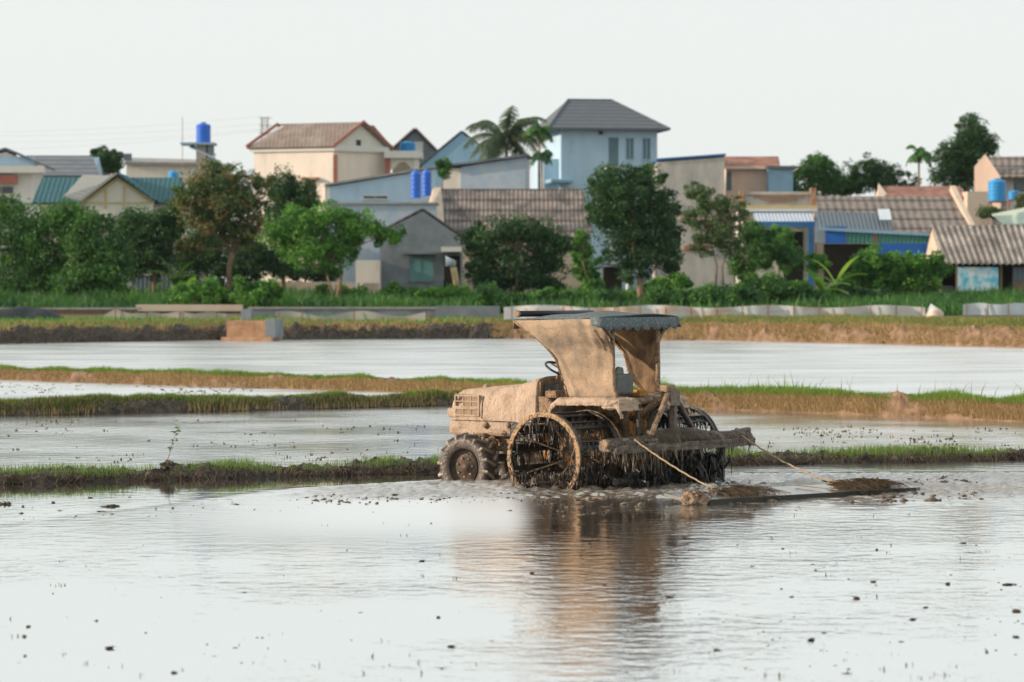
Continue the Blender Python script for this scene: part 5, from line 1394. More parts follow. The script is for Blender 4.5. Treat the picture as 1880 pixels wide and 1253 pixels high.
    h.box('beam', 1385, 1492, 408.5, 418, -2.2, -2.0, M['blue_beam']); h.box('post', 1478, 1488, 418, 460, -2.2, -2.0, M['blue_beam'], zb=G0)
    h.box('doorway', 1440, 1476, 425, 480, .5, .595, M['dark'], zb=G0); h.box('side_panel', 1491, 1510, 408, 447, -2.3, -2.1, M['wall_patchy'])
    h.box('red_fascia', 1255, 1300, 452, 460, -1, -.8, M['red_trim']); h.box('front_wall', 1250, 1345, 405, 500, -.8, -.5, M['wall_stain'], zb=G0)
    h.box('terrace_slab', 1225, 1366, 398, 404, -1.2, 1, M['wall_pink'])
    # long grey corrugated house right
    h = House('long_corrugated_house', 'long house with grey corrugated roof and raised gable wall on the right', 'house', 1500, 199, 0)
    xa, xb = h.x(1500), h.x(1790); ze, zr = h.z(425), h.z(357)
    b = MB(); b.prism([(xa, 0, G0), (xa, 9, G0), (xa, 9, ze), (xa, 4.5, zr - .15), (xa, 0, ze)], (xb - xa - .3, 0, 0)); b.build('wall', M['wall_tan'], h.root)
    b = MB(); b.quad_slab((xa, -.5, ze - .08), (xb - .15, -.5, ze - .08), (xb - .9, 4.5, zr), (xa, 4.5, zr), .1); b.quad_slab((xa, 4.5, zr), (xb - .9, 4.5, zr), (xb - .15, 9.5, ze), (xa, 9.5, ze), .1); b.build('roof', M['roof_cement2'], h.root)
    b = MB(); b.quad_slab((xb - .15, -.6, ze), (xb + .1, -.6, ze), (xb - .6, 4.5, h.z(337)), (xb - .95, 4.5, h.z(337)), .4); b.build('gable_parapet', M['wall_tan'], h.root)
    h = House('reddish_roof_house', 'low reddish tiled roof with pointed gable ends behind the long corrugated roof', 'house', 1612, 214, 0)
    h.gable_side(1625, 1772, 340, 362, 5, M['wall_tan'], M['rust'], wall_px=(1620, 1776)); 
    b = MB(); b.prism([(h.x(1610), -.2, h.z(362)), (h.x(1632), -.2, h.z(362)), (h.x(1621), 2.4, h.z(335))], (0, .3, 0)); b.build('gable_end', M['wall_tan'], h.root)
    # front lean-to with blue and green sheets
    h = House('sheet_metal_lean_to', 'lean-to of blue and green sheet panels under the long corrugated roof', 'outbuilding', 1500, 191, 0)
    xs = h.x
    b = MB(); b.quad_slab((xs(1500), -1.4, h.z(421)), (xs(1636), -1.4, h.z(428)), (xs(1636), 1.0, h.z(392)), (xs(1500), 1.0, h.z(387)), .06); b.build('roof', M['sheet_grey'], h.root)
    b = MB(); b.quad_slab((xs(1612), -.9, h.z(404)), (xs(1634), -.9, h.z(404)), (xs(1634), .2, h.z(384)), (xs(1612), .2, h.z(384)), .04); b.build('patch', M['tarp_pale'], h.root)
    b = MB(); b.quad_slab((xs(1500), -1.45, h.z(424)), (xs(1716), -1.45, h.z(435)), (xs(1716), -1.45, h.z(430)), (xs(1500), -1.45, h.z(418)), .1); b.build('eave_beam', M['wall_blue2'], h.root)
    for nm, a_, b_, p0, p1, mm in (('blue_panel', 1511, 1549, 417, 448, 'blue_sheet'), ('green_panel', 1550, 1598, 423, 448, 'green_sheet'), ('green_panel', 1606, 1716, 430, 447, 'green_sheet'), ('blue_panel', 1606, 1716, 447.3, 470, 'blue_sheet')):
        h.box(nm, a_, b_, p0, p1, -1.32, -1.25, M[mm])
    h.box('post', 1599, 1604, 427, 480, -1.34, -1.2, M['rust'], zb=G0)
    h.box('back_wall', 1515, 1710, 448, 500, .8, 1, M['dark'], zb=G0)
    # house top right
    h = House('stained_gable_house', 'stained cream gable house with grey roof at the right edge behind the blue tank', 'house', 1790, 226, -8)
    h.box('wall', 1812, 1900, 322, 380, .2, 6, M['wall_stain'], zb=G0)
    b = MB(); b.prism([(h.x(1789), .4, G0), (h.x(1836), -.2, G0), (h.x(1836), -.2, h.z(325)), (h.x(1808), .2, h.z(283)), (h.x(1789), .4, h.z(306))], (0, .3, 0)); b.build('gable_wall', M['wall_pink'], h.root)
    b = MB(); b.quad_slab((h.x(1836), -.5, h.z(325)), (h.x(1960), -.5, h.z(325)), (h.x(1960), 3, h.z(285)), (h.x(1808), 3, h.z(285)), .12); b.build('roof', M['roof_cement2'], h.root)
    h.box('window', 1860, 1890, 330, 352, .1, .19, M['glass'])
    h = House('cream_terrace_wall', 'cream terrace wall below the blue tank stand on the right', 'wall', 1775, 212, 0)
    h.box('wall', 1776, 1822, 352, 440, 0, 3, M['wall_tan'], zb=G0); h.box('wall', 1823, 1900, 384, 440, .5, 3, M['wall_stain'], zb=G0)
    h = House('pale_green_roof', 'pale green awning roof at the right edge above the shed', 'awning', 1835, 203, 0)
    b = MB(); b.quad_slab((h.x(1838), -.5, h.z(412)), (h.x(1900), -.5, h.z(412)), (h.x(1900), 2, h.z(378)), (h.x(1830), 2, h.z(392)), .08); b.build('sheet', flat('pale_green', (.42, .50, .42)), h.root)
    h.box('post', 1842, 1845, 410, 440, -.3, -.2, M['pole'], zb=G0)
    # corrugated shed at right edge
    h = House('corrugated_shed', 'open shed with wavy corrugated roof and blue-white banner at the right edge', 'shed', 1740, 184, 0)
    A, B_ = (h.x(1733), -.9, h.z(485)), (h.x(1960), -.9, h.z(487)); C_, D_ = (h.x(1960), 3.2, h.z(413)), (h.x(1722), 3.2, h.z(413))
    corrugated('roof', A, B_, C_, D_, .36, .07, M['roof_shed'], h.root)
    A2, B2 = (h.x(1722), 3.2, h.z(413)), (h.x(1960), 3.2, h.z(413)); corrugated('roof', A2, B2, (h.x(1960), 7, h.z(480)), (h.x(1728), 7, h.z(480)), .36, .07, M['roof_shed'], h.root)
    b = MB(); b.prism([(h.x(1724), 0, G0), (h.x(1724), 6, G0), (h.x(1724), 6, h.z(470)), (h.x(1724), 3.2, h.z(420)), (h.x(1724), 0, h.z(468))], (.15, 0, 0)); b.build('end_wall', M['wall_tan'], h.root)
    h.box('post', 1753, 1757, 487, 545, -.5, -.38, M['wood'], zb=G0); h.box('post', 1834, 1838, 487, 545, -.5, -.38, M['wood'], zb=G0)
    h.box('wood_panel', 1857, 1900, 491, 516, -.45, -.38, M['sheet_grey']); h.box('wood_panel', 1857, 1900, 516.5, 545, -.45, -.38, M['wood'], zb=G0)
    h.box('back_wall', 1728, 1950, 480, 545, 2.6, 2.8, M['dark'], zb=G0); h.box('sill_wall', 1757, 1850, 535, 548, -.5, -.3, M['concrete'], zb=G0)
    hb = House('banner', 'blue and white printed banner hung across the front of the right shed', 'banner', 1758, 183.3, 0)
    bb = MB(); bb.box(hb.x(1758), hb.x(1833), 0, .02, hb.z(535), hb.z(491)); bb.build('sheet', M['banner'], hb.root)
    h = House('low_grey_wall', 'low dark grey wall beside the banner shed', 'wall', 1675, 184.5, 0)
    h.box('wall', 1675, 1750, 525, 548, 0, .2, M['wall_grey'], zb=G0)
    # small dark hut
    h = House('dark_hut', 'tiny dark lean-to hut right of the round dark tree', 'hut', 1096, 181, 0)
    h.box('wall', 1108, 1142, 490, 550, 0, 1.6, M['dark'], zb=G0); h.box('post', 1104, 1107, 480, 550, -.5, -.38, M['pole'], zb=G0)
    b = MB(); b.quad_slab((h.x(1094), -.6, h.z(481)), (h.x(1146), -.6, h.z(493)), (h.x(1146), 1.9, h.z(488)), (h.x(1094), 1.9, h.z(476)), .08); b.build('roof', M['sheet_grey'], h.root)

h_ = House('dark_sheet_wall', 'dark corrugated sheet wall under the trees left of the mango tree', 'fence', 240, 183, 0)
h_.box('sheet', 240, 330, 506, 565, 0, .1, M['sheet_grey'], zb=G0)
def tank(label, px0, px1, py0, py1, Y, m, cap=.45, base=None, legs=False, round_=False):
    k = Y / F; r_ = (px1 - px0) * k / 2; H_ = (py1 - py0) * k; c = Vector((X((px0 + px1) / 2, Y), Y, Z(py1, Y)))
    t = empty('water_tank', c, 0, label, 'water tank', 'blue water tanks on village roofs')
    Mx = Matrix(((1, 0, 0, 0), (0, 0, 1, 0), (0, 1, 0, 0), (0, 0, 0, 1)))
    pr = [(0, 0), (r_ * .96, 0), (r_, .05)]
    n = 5
    for i in range(n):
        z = .05 + (H_ * .84 - .05) * i / n; dz = (H_ * .84 - .05) / n
        pr += [(r_, z + dz * .15), (r_ * .965, z + dz * .3), (r_ * .965, z + dz * .4), (r_, z + dz * .55)]
    pr += [(r_, H_ * .84), (r_ * .9, H_ * .90), (r_ * .35, H_ * .955)]
    b = MB(); b.lathe(pr, 28, Mx); b.build('tank_body', m, t, smooth=False)
    b = MB(); b.lathe([(r_ * .36, H_ * .94), (r_ * .36, H_ * 1.0), (0, H_ * 1.0)], 20, Mx); b.build('lid', m, t)
    if legs:
        b = MB()
        for a_ in (-1, 1):
            for c_ in (-1, 1): b.tube([(a_ * r_ * .8, c_ * r_ * .8, 0), (a_ * r_ * .8, c_ * r_ * .8, -legs)], .04, 6)
        b.box(-r_, r_, -r_, r_, -.08, -.004); b.build('stand', M['rust'], t)

def pond_side():
    # far pond bank objects
    h = House('sluice_box', 'brown brick sluice box with dark slabs on the far shore at left', 'sluice', 416, 146.5, -8)
    zb = .0
    h.box('box_body', 416, 500, 590, 628, 0, 2.2, M['brick'], zb=zb); h.box('slab', 440, 459, 568, 592, .3, .7, M['wall_grey'], zb=1.0); h.box('slab', 490, 508, 586, 622, -.25, 1.6, M['wall_grey'], zb=.15)
    h.box('ledge', 412, 505, 619, 629, -.7, -.0, M['brick'], zb=-.1)
    h = House('low_brick_wall', 'low wall with pale coping behind the nets on the left bank', 'wall', 250, 161, 0)
    h.box('wall', 252, 445, 572, 590, 0, .25, M['wall_grey'], zb=.8); h.box('coping', 250, 446, 560, 571.6, -.2, 1.3, M['wall_tan'])
    h = House('blue_grey_wall', 'low blue-grey block wall between the sluice box and the canopy', 'wall', 455, 158, 0)
    h.box('wall', 455, 800, 568, 590, 0, .25, M['wall_grey'], zb=.8)
    h.box('wall', 800, 918, 562, 584, -1.0, -.7, M['wall_grey'], zb=.8); h.box('coping', 455, 799, 564, 567.7, -.05, .5, M['concrete'])
    h = House('dark_timber_barrier', 'long dark timber barrier under the big left tree', 'fence', -60, 160, 0)
    h.box('board', -60, 252, 568, 592, 0, .12, M['wood'], zb=.8); h.box('rail', -60, 260, 565, 569, -.08, .2, M['concrete'])
    # black tarp heap
    P = []
    for i in range(25):
        u = i / 24
        row = []
        for j in range(10):
            v = j / 9
            hh = math.sin(math.pi * u) ** .6 * math.sin(math.pi * v) * 1.0
            row.append((u * 4.6 - 2.6, v * 2 - 1, -.1 + hh * (.8 + .25 * mnoise.noise((u * 6, v * 4, 2)))))
        P.append(row)
    e = empty('tarp_heap', (X(52, 152), 152, .85), 0, 'black tarpaulin heap on the left bank', 'tarpaulin'); b = MB(); b.grid(P); b.build('sheet', M['tarp_black'], e, smooth=True)
    # net fences
    def net(label, pts, Y, m, poles=(), nm='net_fence'):
        e = empty(nm, (X(pts[0][0], Y), Y, 0), 0, label, 'fence')
        P = [[], [], [], []]
        for i, (px, pt, pb) in enumerate(pts):
            for k_ in range(4):
                t = k_ / 3; P[k_].append((X(px, Y) - X(pts[0][0], Y), .10 * math.sin(i * .7) + .05 * t, Z(pt + (pb - pt) * t, Y)))
        b = MB(); b.grid(P); b.build('net_sheet' if m == M['net'] else 'tarp_sheet', m, e, smooth=True)
        for (px, pt, pb) in poles:
            b = MB(); b.tube([(X(px, Y) - X(pts[0][0], Y), -.06, Z(pb, Y)), (X(px, Y) - X(pts[0][0], Y), -.06, Z(pt, Y))], .03, 6); b.build('pole', M['wood'], e)
    net('pale net tent standing on the far bank at left', [(154, 600, 604), (170, 588, 604), (185, 582, 604), (200, 573, 604), (212, 568, 604), (225, 572, 604), (240, 576, 604), (255, 575, 604), (270, 574, 604)], 150, M['net'], [(212, 566, 604), (269, 572, 604)])
    net('grey net fence in front of the low wall left of the sluice box', [(x, 574 + 2 * math.sin(x * .11), 601) for x in range(272, 420, 12)], 152, M['net'], [(x, 573, 601) for x in (330, 398)])
    net('sagging net fence right of the sluice box', [(x, 576 + 5 * math.sin(x * .045), 600) for x in range(505, 790, 12)], 154, M['net'], [(x, 570, 600) for x in (512, 555, 650, 788)])
    # white tarp fence on right bank
    e_pts = [(x, 563 + 2.5 * math.sin(x * .03) - (4 if 1240 > x > 1380 else 0), 586 + 1.5 * math.sin(x * .05)) for x in range(925, 1700, 9)]
    net('long white and rust stained tarpaulin fence along the right far bank', e_pts, 153, M['tarp_white'], [(x, 559, 588) for x in range(940, 1700, 47)], 'tarp_fence')
    net('short clean white tarpaulin fence at the right edge of the far bank', [(x, 558 + 1.5 * math.sin(x * .09), 579) for x in range(1768, 1960, 10)], 156, M['tarp_pale'], [(x, 556, 581) for x in range(1775, 1960, 38)], 'tarp_fence')
    e = empty('loose_tarp', (X(1710, 153), 153, Z(575, 153)), 0, 'loose white tarpaulin flap at the end of the long tarpaulin fence', 'tarpaulin')
    b = MB(); b.grid([[(-.4, 0, -.3), (0, .2, .45), (.5, 0, .1)], [(-.3, -.4, -.35), (.1, -.3, .3), (.55, -.3, 0)], [(-.3, -.8, -.45), (.1, -.7, -.2), (.5, -.6, -.2)]]); b.build('sheet', M['tarp_white'], e, smooth=True, solid=.01)
    # hanging cloths
    e = empty('hanging_cloth', (X(832, 184), 184, Z(500, 184)), 0, 'white and yellow cloth hanging by the grey house porch', 'cloth')
    b = MB(); b.grid([[(-.45 + .2 * j, .1 * math.sin(j * 2 + i), .95 - .3 * i - (.1 * j if i == 0 else 0)) for j in range(4)] for i in range(3)]); b.build('white_part', M['tarp_pale'], e, smooth=True, solid=.02)
    b = MB(); b.grid([[(-.18 + .12 * j + .06 * i, .06 * math.sin(j * 2 + i), .3 - .3 * i) for j in range(4)] for i in range(5)]); b.build('yellow_part', M['trim_yellow'], e, smooth=True, solid=.02)
    e = empty('hanging_cloth', (X(1156, 170), 170, Z(525, 170)), 0, 'pale blue cloth hanging at the foot of the tall dark tree', 'cloth')
    b = MB(); b.grid([[(-.2 + .13 * j, .05 * math.sin(j * 2 + i), .4 - .17 * i) for j in range(4)] for i in range(5)]); b.build('sheet', M['tarp_pale'], e, smooth=True, solid=.02)
    # pylon
    Y = 900; k = Y / F
    e = empty('pylon', (X(486, Y), Y, 1.0), 0, 'thin lattice pylon far behind the cream villa', 'pylon')
    b = MB(); H_ = (262 - 215) * k + Z(262, Y) - 1; w0, w1 = 1.7, .9
    z0 = Z(290, Y) - 1
    for sx in (-1, 1):
        for sy in (-1, 1): b.tube([(sx * w0, sy * w0, 0), (sx * w1, sy * w1, H_)], .09, 4)
    for i in range(12):
        z_ = z0 + (H_ - z0) * i / 12; z2 = z0 + (H_ - z0) * (i + 1) / 12
        for sy in (-1, 1): b.tube([(-w1, sy * w1, z_), (w1, sy * w1, z2)], .06, 4); b.tube([(w1, sy * w1, z_), (-w1, sy * w1, z2)], .06, 4)
    for z_ in (H_ - .3, H_ - 2.5, H_ - 4.5): b.tube([(-1.6, 0, z_), (2.0, 0, z_)], .12, 4)
    b.build('lattice', M['pole'], e)

e = empty('power_line', (-70, 420, 0), 0, 'faint overhead wires crossing the sky above the left roofs', 'power line')
for i_, (a_, b_) in enumerate(((243, 214), (262, 238), (275, 240), (250, 228))):
    b = MB(); b.tube([(X(-20 + 1000 / 40 * t, 420) + 70, 0, Z(a_ + (b_ - a_) * t / 20 + 6 * math.sin(math.pi * t / 20), 420)) for t in range(21)], .009, 4); b.build('wire', M['pole'], e)
village()
tank('tall deep blue water tank on the left rooftop stand', 360, 387, 225, 266, 236, M['tank_blue'])
tank('small light blue water tank on the white flat roof', 309, 329, 313, 342, 205, M['tank_light'])
tank('round light blue tank in front of the grey gable', 734, 763, 260, 279, 258, M['tank_light'])
tank('left one of the two deep blue tanks on the pale blue lean-to', 754, 773, 312, 364, 201, M['tank_blue'])
tank('right one of the two deep blue tanks on the pale blue lean-to', 775, 792, 310, 360, 202.5, M['tank_blue'])
tank('big light blue water tank on a steel stand at right', 1814, 1847, 328, 370, 209, M['tank_light'], legs=.7)
tank('small pale blue round tank right of the big light blue tank', 1851, 1873, 350, 367, 211, M['tank_light'], legs=.6)
pond_side()

# ------------------------------------------------------------------ trees and plants
def crown_mesh(parent, blobs, Y, n, leaf, m, seed, o=(0, 0, 0), dens=1.0, flat_=1.0, clump_r=(0.3, 0.62), droop=0.2):
    """blobs: (px, py, rx, ry) ellipses in photo pixels at distance Y -> ellipsoids; leaves gather in clumps"""
    r_ = np.random.default_rng(seed); k = Y / F
    areas = np.array([b_[2] * b_[3] for b_ in blobs], float); areas /= areas.sum()
    Vs, Ts = [], []
    for (px, py, rx, ry), ar in zip(blobs, areas):
        c = np.array([X(px, Y), Y, Z(py, Y)]) - np.array(o); R_ = np.array([rx * k, (rx + ry) / 2 * k * .85, ry * k])
        nb = max(9, int(R_[0] * R_[2] * 26 + 6)); nl = int(n * ar * 1.9)
        d = r_.normal(size=(nb, 3)); d /= np.linalg.norm(d, axis=1)[:, None]
        rad = r_.uniform(.12, 1.0, nb) ** .5
        cc = c + d * R_ * rad[:, None] * (.9 + .28 * (r_.random(nb) ** 3))[:, None]
        cr = r_.uniform(clump_r[0] * .7, clump_r[1] * 1.1, nb) * min(1.0, max(.5, R_.mean() / 1.6)) * 1.15
        ct = r_.random(nb)
        idx = r_.integers(0, nb, nl)
        dd = r_.normal(size=(nl, 3)); dd /= np.linalg.norm(dd, axis=1)[:, None]
        rr = cr[idx] * r_.uniform(.3, 1, nl) ** .5 * (1 + .6 * r_.random(nl) ** 3)
        p = cc[idx] + dd * rr[:, None] * np.array([1, 1, .8 * flat_])
        u = r_.normal(size=(nl, 3)); u[:, 2] -= droop; u /= np.linalg.norm(u, axis=1)[:, None]
        v = np.cross(u, r_.normal(size=(nl, 3))); v /= np.linalg.norm(v, axis=1)[:, None]
        s_ = leaf * r_.uniform(.6, 1.3, nl)[:, None]
        Vs.append(np.stack([p - u * s_ * .5, p + v * s_ * .28, p + u * s_ * .5, p - v * s_ * .28], 1).reshape(-1, 3))
        Ts.append(np.clip(.72 * ct[idx] + .36 * r_.random(nl) - .04, 0, 1))
    V = np.concatenate(Vs); t = np.concatenate(Ts)
    return np_mesh('crown', V, np.arange(len(t))[:, None] * 4 + np.arange(4), m, parent=parent, tint=t)

def tree(name, label, cat, Y, base, blobs, trunks, n, leaf, m, seed, group=None, bark=None, **kw):
    """base: photo column of trunk base; trunks: [[(px,py,radius_m), ...], ...]"""
    o = Vector((X(base, Y), Y, G0 if Y > 176 else 1.2))
    e = empty(name, o, 0, label, cat, group)
    r_ = random.Random(seed)
    b = MB()
    tops = []
    for tr in trunks:
        pts = [Vector((X(p[0], Y), Y + (r_.uniform(-.25, .25) if i else 0), Z(p[1], Y))) - o for i, p in enumerate(tr)]
        pts[0].z = min(pts[0].z, 0.0) if tr is trunks[0] else pts[0].z
        b.tube(pts, [p[2] for p in tr], 8); tops.append(pts[-1])
    for bl in blobs:
        c = Vector((X(bl[0], Y), Y, Z(bl[1], Y))) - o
        for q in range(2):
            t0 = r_.choice(tops); tgt = c + Vector((r_.uniform(-.6, .6) * bl[2] * Y / F, r_.uniform(-.8, .8), r_.uniform(-.3, .6) * bl[3] * Y / F))
            b.tube([t0, t0.lerp(tgt, .5) + Vector((r_.uniform(-.2, .2), r_.uniform(-.2, .2), .15)), tgt], [.06, .04, .012], 5)
    b.build('trunk', bark or M['bark'], e, smooth=True)
    crown_mesh(e, blobs, Y, n, leaf, m, seed, o=tuple(o), **kw)
    return e

def bush(name, label, Y, blobs, n, leaf, m, seed, z0=None, **kw):
    px = sum(b_[0] for b_ in blobs) / len(blobs); o = Vector((X(px, Y), Y, np.interp(Y, [150, 158, 166, 176, 300], [.95, 1.05, 1.3, 1.5, 1.6])))
    e = empty(name, o, 0, label, 'bush')
    r_ = random.Random(seed); b = MB()
    for bl in blobs:
        for q in range(3):
            c = Vector((X(bl[0] + r_.uniform(-.6, .6) * bl[2], Y), Y + r_.uniform(-.4, .4), Z(bl[1] - .3 * bl[3], Y))) - o
            b.tube([(c.x * .9, c.y * .5, -.15), tuple(c)], [.035, .012], 5)
    b.build('stems', M['bark'], e)
    c = crown_mesh(e, blobs, Y, n, leaf, m, seed, o=tuple(o), **kw); c.name = 'foliage'
    return e

tree('broadleaf_tree', 'wide dark green tree at the left edge of the photo', 'tree', 171, 60, [(20, 420, 60, 55), (90, 440, 70, 70), (30, 500, 70, 55), (95, 515, 65, 45), (5, 380, 40, 25), (40, 548, 60, 20)], [[(60, 575, .22), (62, 500, .17), (60, 440, .1)]], 17000, .17, M['leaf_mid'], 1)
tree('broadleaf_tree', 'round dark tree right of the left edge tree, above the net tent', 'tree', 169, 175, [(160, 430, 60, 55), (190, 480, 55, 55), (150, 520, 65, 42), (205, 530, 40, 32), (120, 395, 40, 28), (130, 550, 45, 18), (210, 552, 35, 16)], [[(175, 575, .2), (172, 500, .15), (170, 440, .1)]], 16000, .17, M['leaf_mid'], 2)
tree('broadleaf_tree', 'shaded tree between the round left tree and the brownish mango tree', 'tree', 179, 285, [(245, 420, 40, 38), (290, 430, 45, 45), (270, 480, 50, 40), (320, 400, 25, 30)], [[(285, 565, .16), (283, 500, .12), (280, 450, .08)]], 12000, .17, M['leaf_dark'], 3)
tree('mango_tree', 'tall mango tree with rusty young leaves and forked pale trunk', 'tree', 172, 420, [(390, 330, 50, 35), (360, 370, 45, 45), (420, 380, 60, 50), (465, 350, 40, 40), (380, 430, 50, 35), (350, 450, 28, 30), (455, 420, 40, 38)], [[(420, 525, .17), (421, 490, .15), (428, 465, .13)], [(428, 465, .1), (408, 440, .09), (402, 405, .05)], [(428, 465, .11), (445, 435, .08), (470, 400, .05)]], 17000, .16, M['leaf_brown'], 4)
tree('broadleaf_tree', 'dark tree behind the mango tree and below the cream villa', 'tree', 182, 520, [(530, 345, 42, 34), (560, 370, 30, 34), (520, 400, 45, 40), (470, 470, 50, 35), (510, 480, 35, 30)], [[(520, 565, .16), (520, 480, .12), (525, 420, .08)]], 12000, .17, M['leaf_dark'], 5)
tree('umbrella_tree', 'bright green spreading tree with flat crown and two stems in front of the grey house', 'tree', 167, 620, [(530, 425, 50, 38), (590, 410, 55, 32), (650, 415, 50, 30), (705, 432, 40, 20), (570, 455, 60, 32), (630, 455, 45, 25), (610, 490, 32, 16), (540, 395, 25, 18)], [[(620, 570, .14), (622, 530, .12), (627, 500, .10), (620, 478, .07)], [(618, 560, .07), (607, 530, .06), (600, 500, .05)]], 17000, .15, M['leaf_bright'], 6)
tree('broadleaf_tree', 'squat dark green round tree behind the tractor canopy at left', 'tree', 173, 950, [(890, 440, 42, 36), (950, 425, 52, 34), (1005, 455, 42, 40), (920, 485, 58, 38), (990, 500, 48, 35), (935, 520, 50, 22), (880, 500, 30, 30), (1010, 530, 30, 18)], [[(950, 570, .18), (950, 500, .14), (948, 450, .09)]], 17000, .16, M['leaf_dark'], 7)
tree('tall_dark_tree', 'tall dense dark tree right behind the tractor canopy', 'tree', 168, 1177, [(1120, 335, 50, 32), (1180, 325, 42, 30), (1150, 370, 75, 42), (1215, 385, 38, 36), (1110, 390, 42, 32), (1165, 420, 75, 42), (1225, 430, 30, 36), (1175, 465, 65, 32), (1160, 500, 34, 20), (1230, 480, 25, 25)], [[(1177, 570, .2), (1175, 530, .17), (1176, 480, .13), (1160, 420, .09)]], 26000, .15, M['leaf_dark'], 8)
tree('young_tree', 'slim bright young tree left of the tall dense tree', 'tree', 178, 1075, [(1070, 450, 26, 24), (1078, 490, 28, 28), (1085, 525, 26, 20)], [[(1075, 565, .06), (1073, 500, .04), (1070, 450, .02)]], 4500, .15, M['leaf_bright'], 9)
tree('sparse_tree', 'tall sparse grey-green tree with visible thin stems right of the tall dense tree', 'tree', 174, 1312, [(1275, 350, 22, 16), (1300, 372, 38, 26), (1345, 385, 32, 26), (1280, 400, 24, 28), (1325, 425, 42, 34), (1290, 450, 22, 24), (1350, 455, 26, 26)], [[(1312, 560, .07), (1316, 490, .05), (1300, 420, .03)], [(1330, 560, .06), (1326, 490, .05), (1345, 430, .03)]], 6500, .15, M['leaf_grey'], 10)
tree('bushy_tree', 'leafy mid-green tree in front of the parapet shop house', 'tree', 177, 1395, [(1378, 430, 26, 28), (1400, 460, 36, 36), (1440, 465, 28, 28), (1365, 480, 26, 32)], [[(1366, 560, .08), (1364, 510, .06), (1368, 470, .04)]], 9000, .15, M['leaf_mid'], 11)
tree('broadleaf_tree', 'bushy bright tree left of the banana plants in front of the lean-to', 'tree', 180, 1430, [(1425, 440, 30, 30), (1450, 480, 26, 30), (1500, 480, 25, 20)], [[(1430, 560, .08), (1430, 500, .06), (1428, 460, .04)]], 6000, .15, M['leaf_bright'], 12)
tree('broadleaf_tree', 'shadowy low tree behind the forked trunk of the mango tree', 'tree', 186, 400, [(345, 480, 40, 38), (400, 470, 50, 45), (455, 490, 45, 40), (350, 530, 40, 25), (430, 530, 45, 25)], [[(400, 565, .1), (400, 500, .08)]], 11000, .17, M['leaf_dark'], 51)
tree('broadleaf_tree', 'low shaded tree behind the trunk of the bright spreading tree', 'tree', 188, 560, [(540, 500, 40, 24), (590, 505, 35, 18)], [[(560, 565, .08), (560, 500, .06)]], 3500, .17, M['leaf_dark'], 52)
for (lb, b0, bl, s_) in (('far treetop showing behind the long grey tiled roof', 195, [(180, 290, 22, 20), (205, 295, 26, 20), (190, 310, 30, 15)], 13),
                        ('rounded far treetop above the parapet shop house', 1510, [(1500, 310, 36, 26), (1470, 330, 30, 22), (1530, 325, 34, 24), (1505, 300, 22, 20), (1490, 348, 50, 16), (1545, 345, 40, 16)], 14),
                        ('wider far treetop left of the small areca palm', 1610, [(1590, 315, 32, 28), (1625, 325, 34, 26), (1660, 338, 30, 18), (1580, 335, 34, 20), (1560, 345, 30, 14)], 15)):
    tree('distant_tree', lb, 'tree', 246, b0, bl, [[(b0, 400, .2), (b0, 330, .12)]], 7500, .20, M['leaf_dark'] if s_ != 14 else M['leaf_mid'], s_, group='treetops behind the village roofs')
tree('tall_distant_tree', 'tallest treetop of the village left of the stained gable house', 'tree', 238, 1770, [(1780, 240, 30, 32), (1790, 275, 40, 36), (1755, 285, 38, 30), (1815, 265, 18, 22), (1740, 315, 34, 30), (1780, 325, 42, 26)], [[(1775, 400, .25), (1776, 340, .2), (1778, 290, .1)]], 13000, .20, M['leaf_dark'], 16)
tree('small_tree', 'small leafy treetop right behind the two deep blue tanks', 'tree', 214, 812, [(812, 300, 18, 8), (815, 318, 12, 14)], [[(812, 360, .06), (812, 320, .04)]], 1600, .15, M['leaf_mid'], 17)

def palm(name, label, Y, px, pyb, pyt, nf, fl, seed, m, lean=0, droop=.9, tr=.14, leaflet=.5, up=(.2, 1.1)):
    r_ = random.Random(seed); k = Y / F
    o = Vector((X(px, Y), Y, G0)); e = empty(name, o, 0, label, 'palm tree')
    top = Vector((lean * k, 0, Z(pyt, Y) - G0))
    b = MB(); b.tube([(0, 0, -.1), (top.x * .3, 0, top.z * .5), tuple(top)], [tr * 1.3, tr, tr * .8], 10); b.build('trunk', M['bark'], e, smooth=True)
    V = []; T = []
    for i in range(nf):
        az = 2 * math.pi * i / nf + r_.uniform(-.3, .3); el = r_.uniform(*up); L = fl * r_.uniform(.8, 1.1)
        p = top.copy(); d = Vector((math.cos(az) * math.cos(el), math.sin(az) * math.cos(el), math.sin(el))); n = 16
        rib = [p.copy()]
        for j in range(n):
            d = (d + Vector((0, 0, -droop / n * (1 + j * .12)))).normalized(); p = p + d * (L / n); rib.append(p.copy())
        for j in range(2, n + 1):
            q = rib[j]; dd = (rib[j] - rib[j - 1]).normalized(); sd = dd.cross(Vector((0, 0, 1))).normalized()
            ll = leaflet * math.sin(math.pi * min(1, .2 + .8 * j / n)) ** .6
            for s_ in (-1, 1):
                for h_ in (0, .33, .66):
                    qq = q - dd * h_ * L / n
                    tip = qq + sd * s_ * ll * .75 + dd * ll * .35 + Vector((0, 0, -ll * r_.uniform(.35, .8)))
                    w_ = dd * .045
                    V += [tuple(qq - w_), tuple(qq + w_), tuple(tip + w_ * .3), tuple(tip - w_ * .3)]; T.append(r_.random())
        for j in range(n):
            w_ = Vector((0, 0, .02)); V += [tuple(rib[j] - w_), tuple(rib[j + 1] - w_), tuple(rib[j + 1] + w_), tuple(rib[j] + w_)]; T.append(.9)
    np_mesh('fronds', V, np.arange(len(T))[:, None] * 4 + np.arange(4), m, parent=e, tint=T)
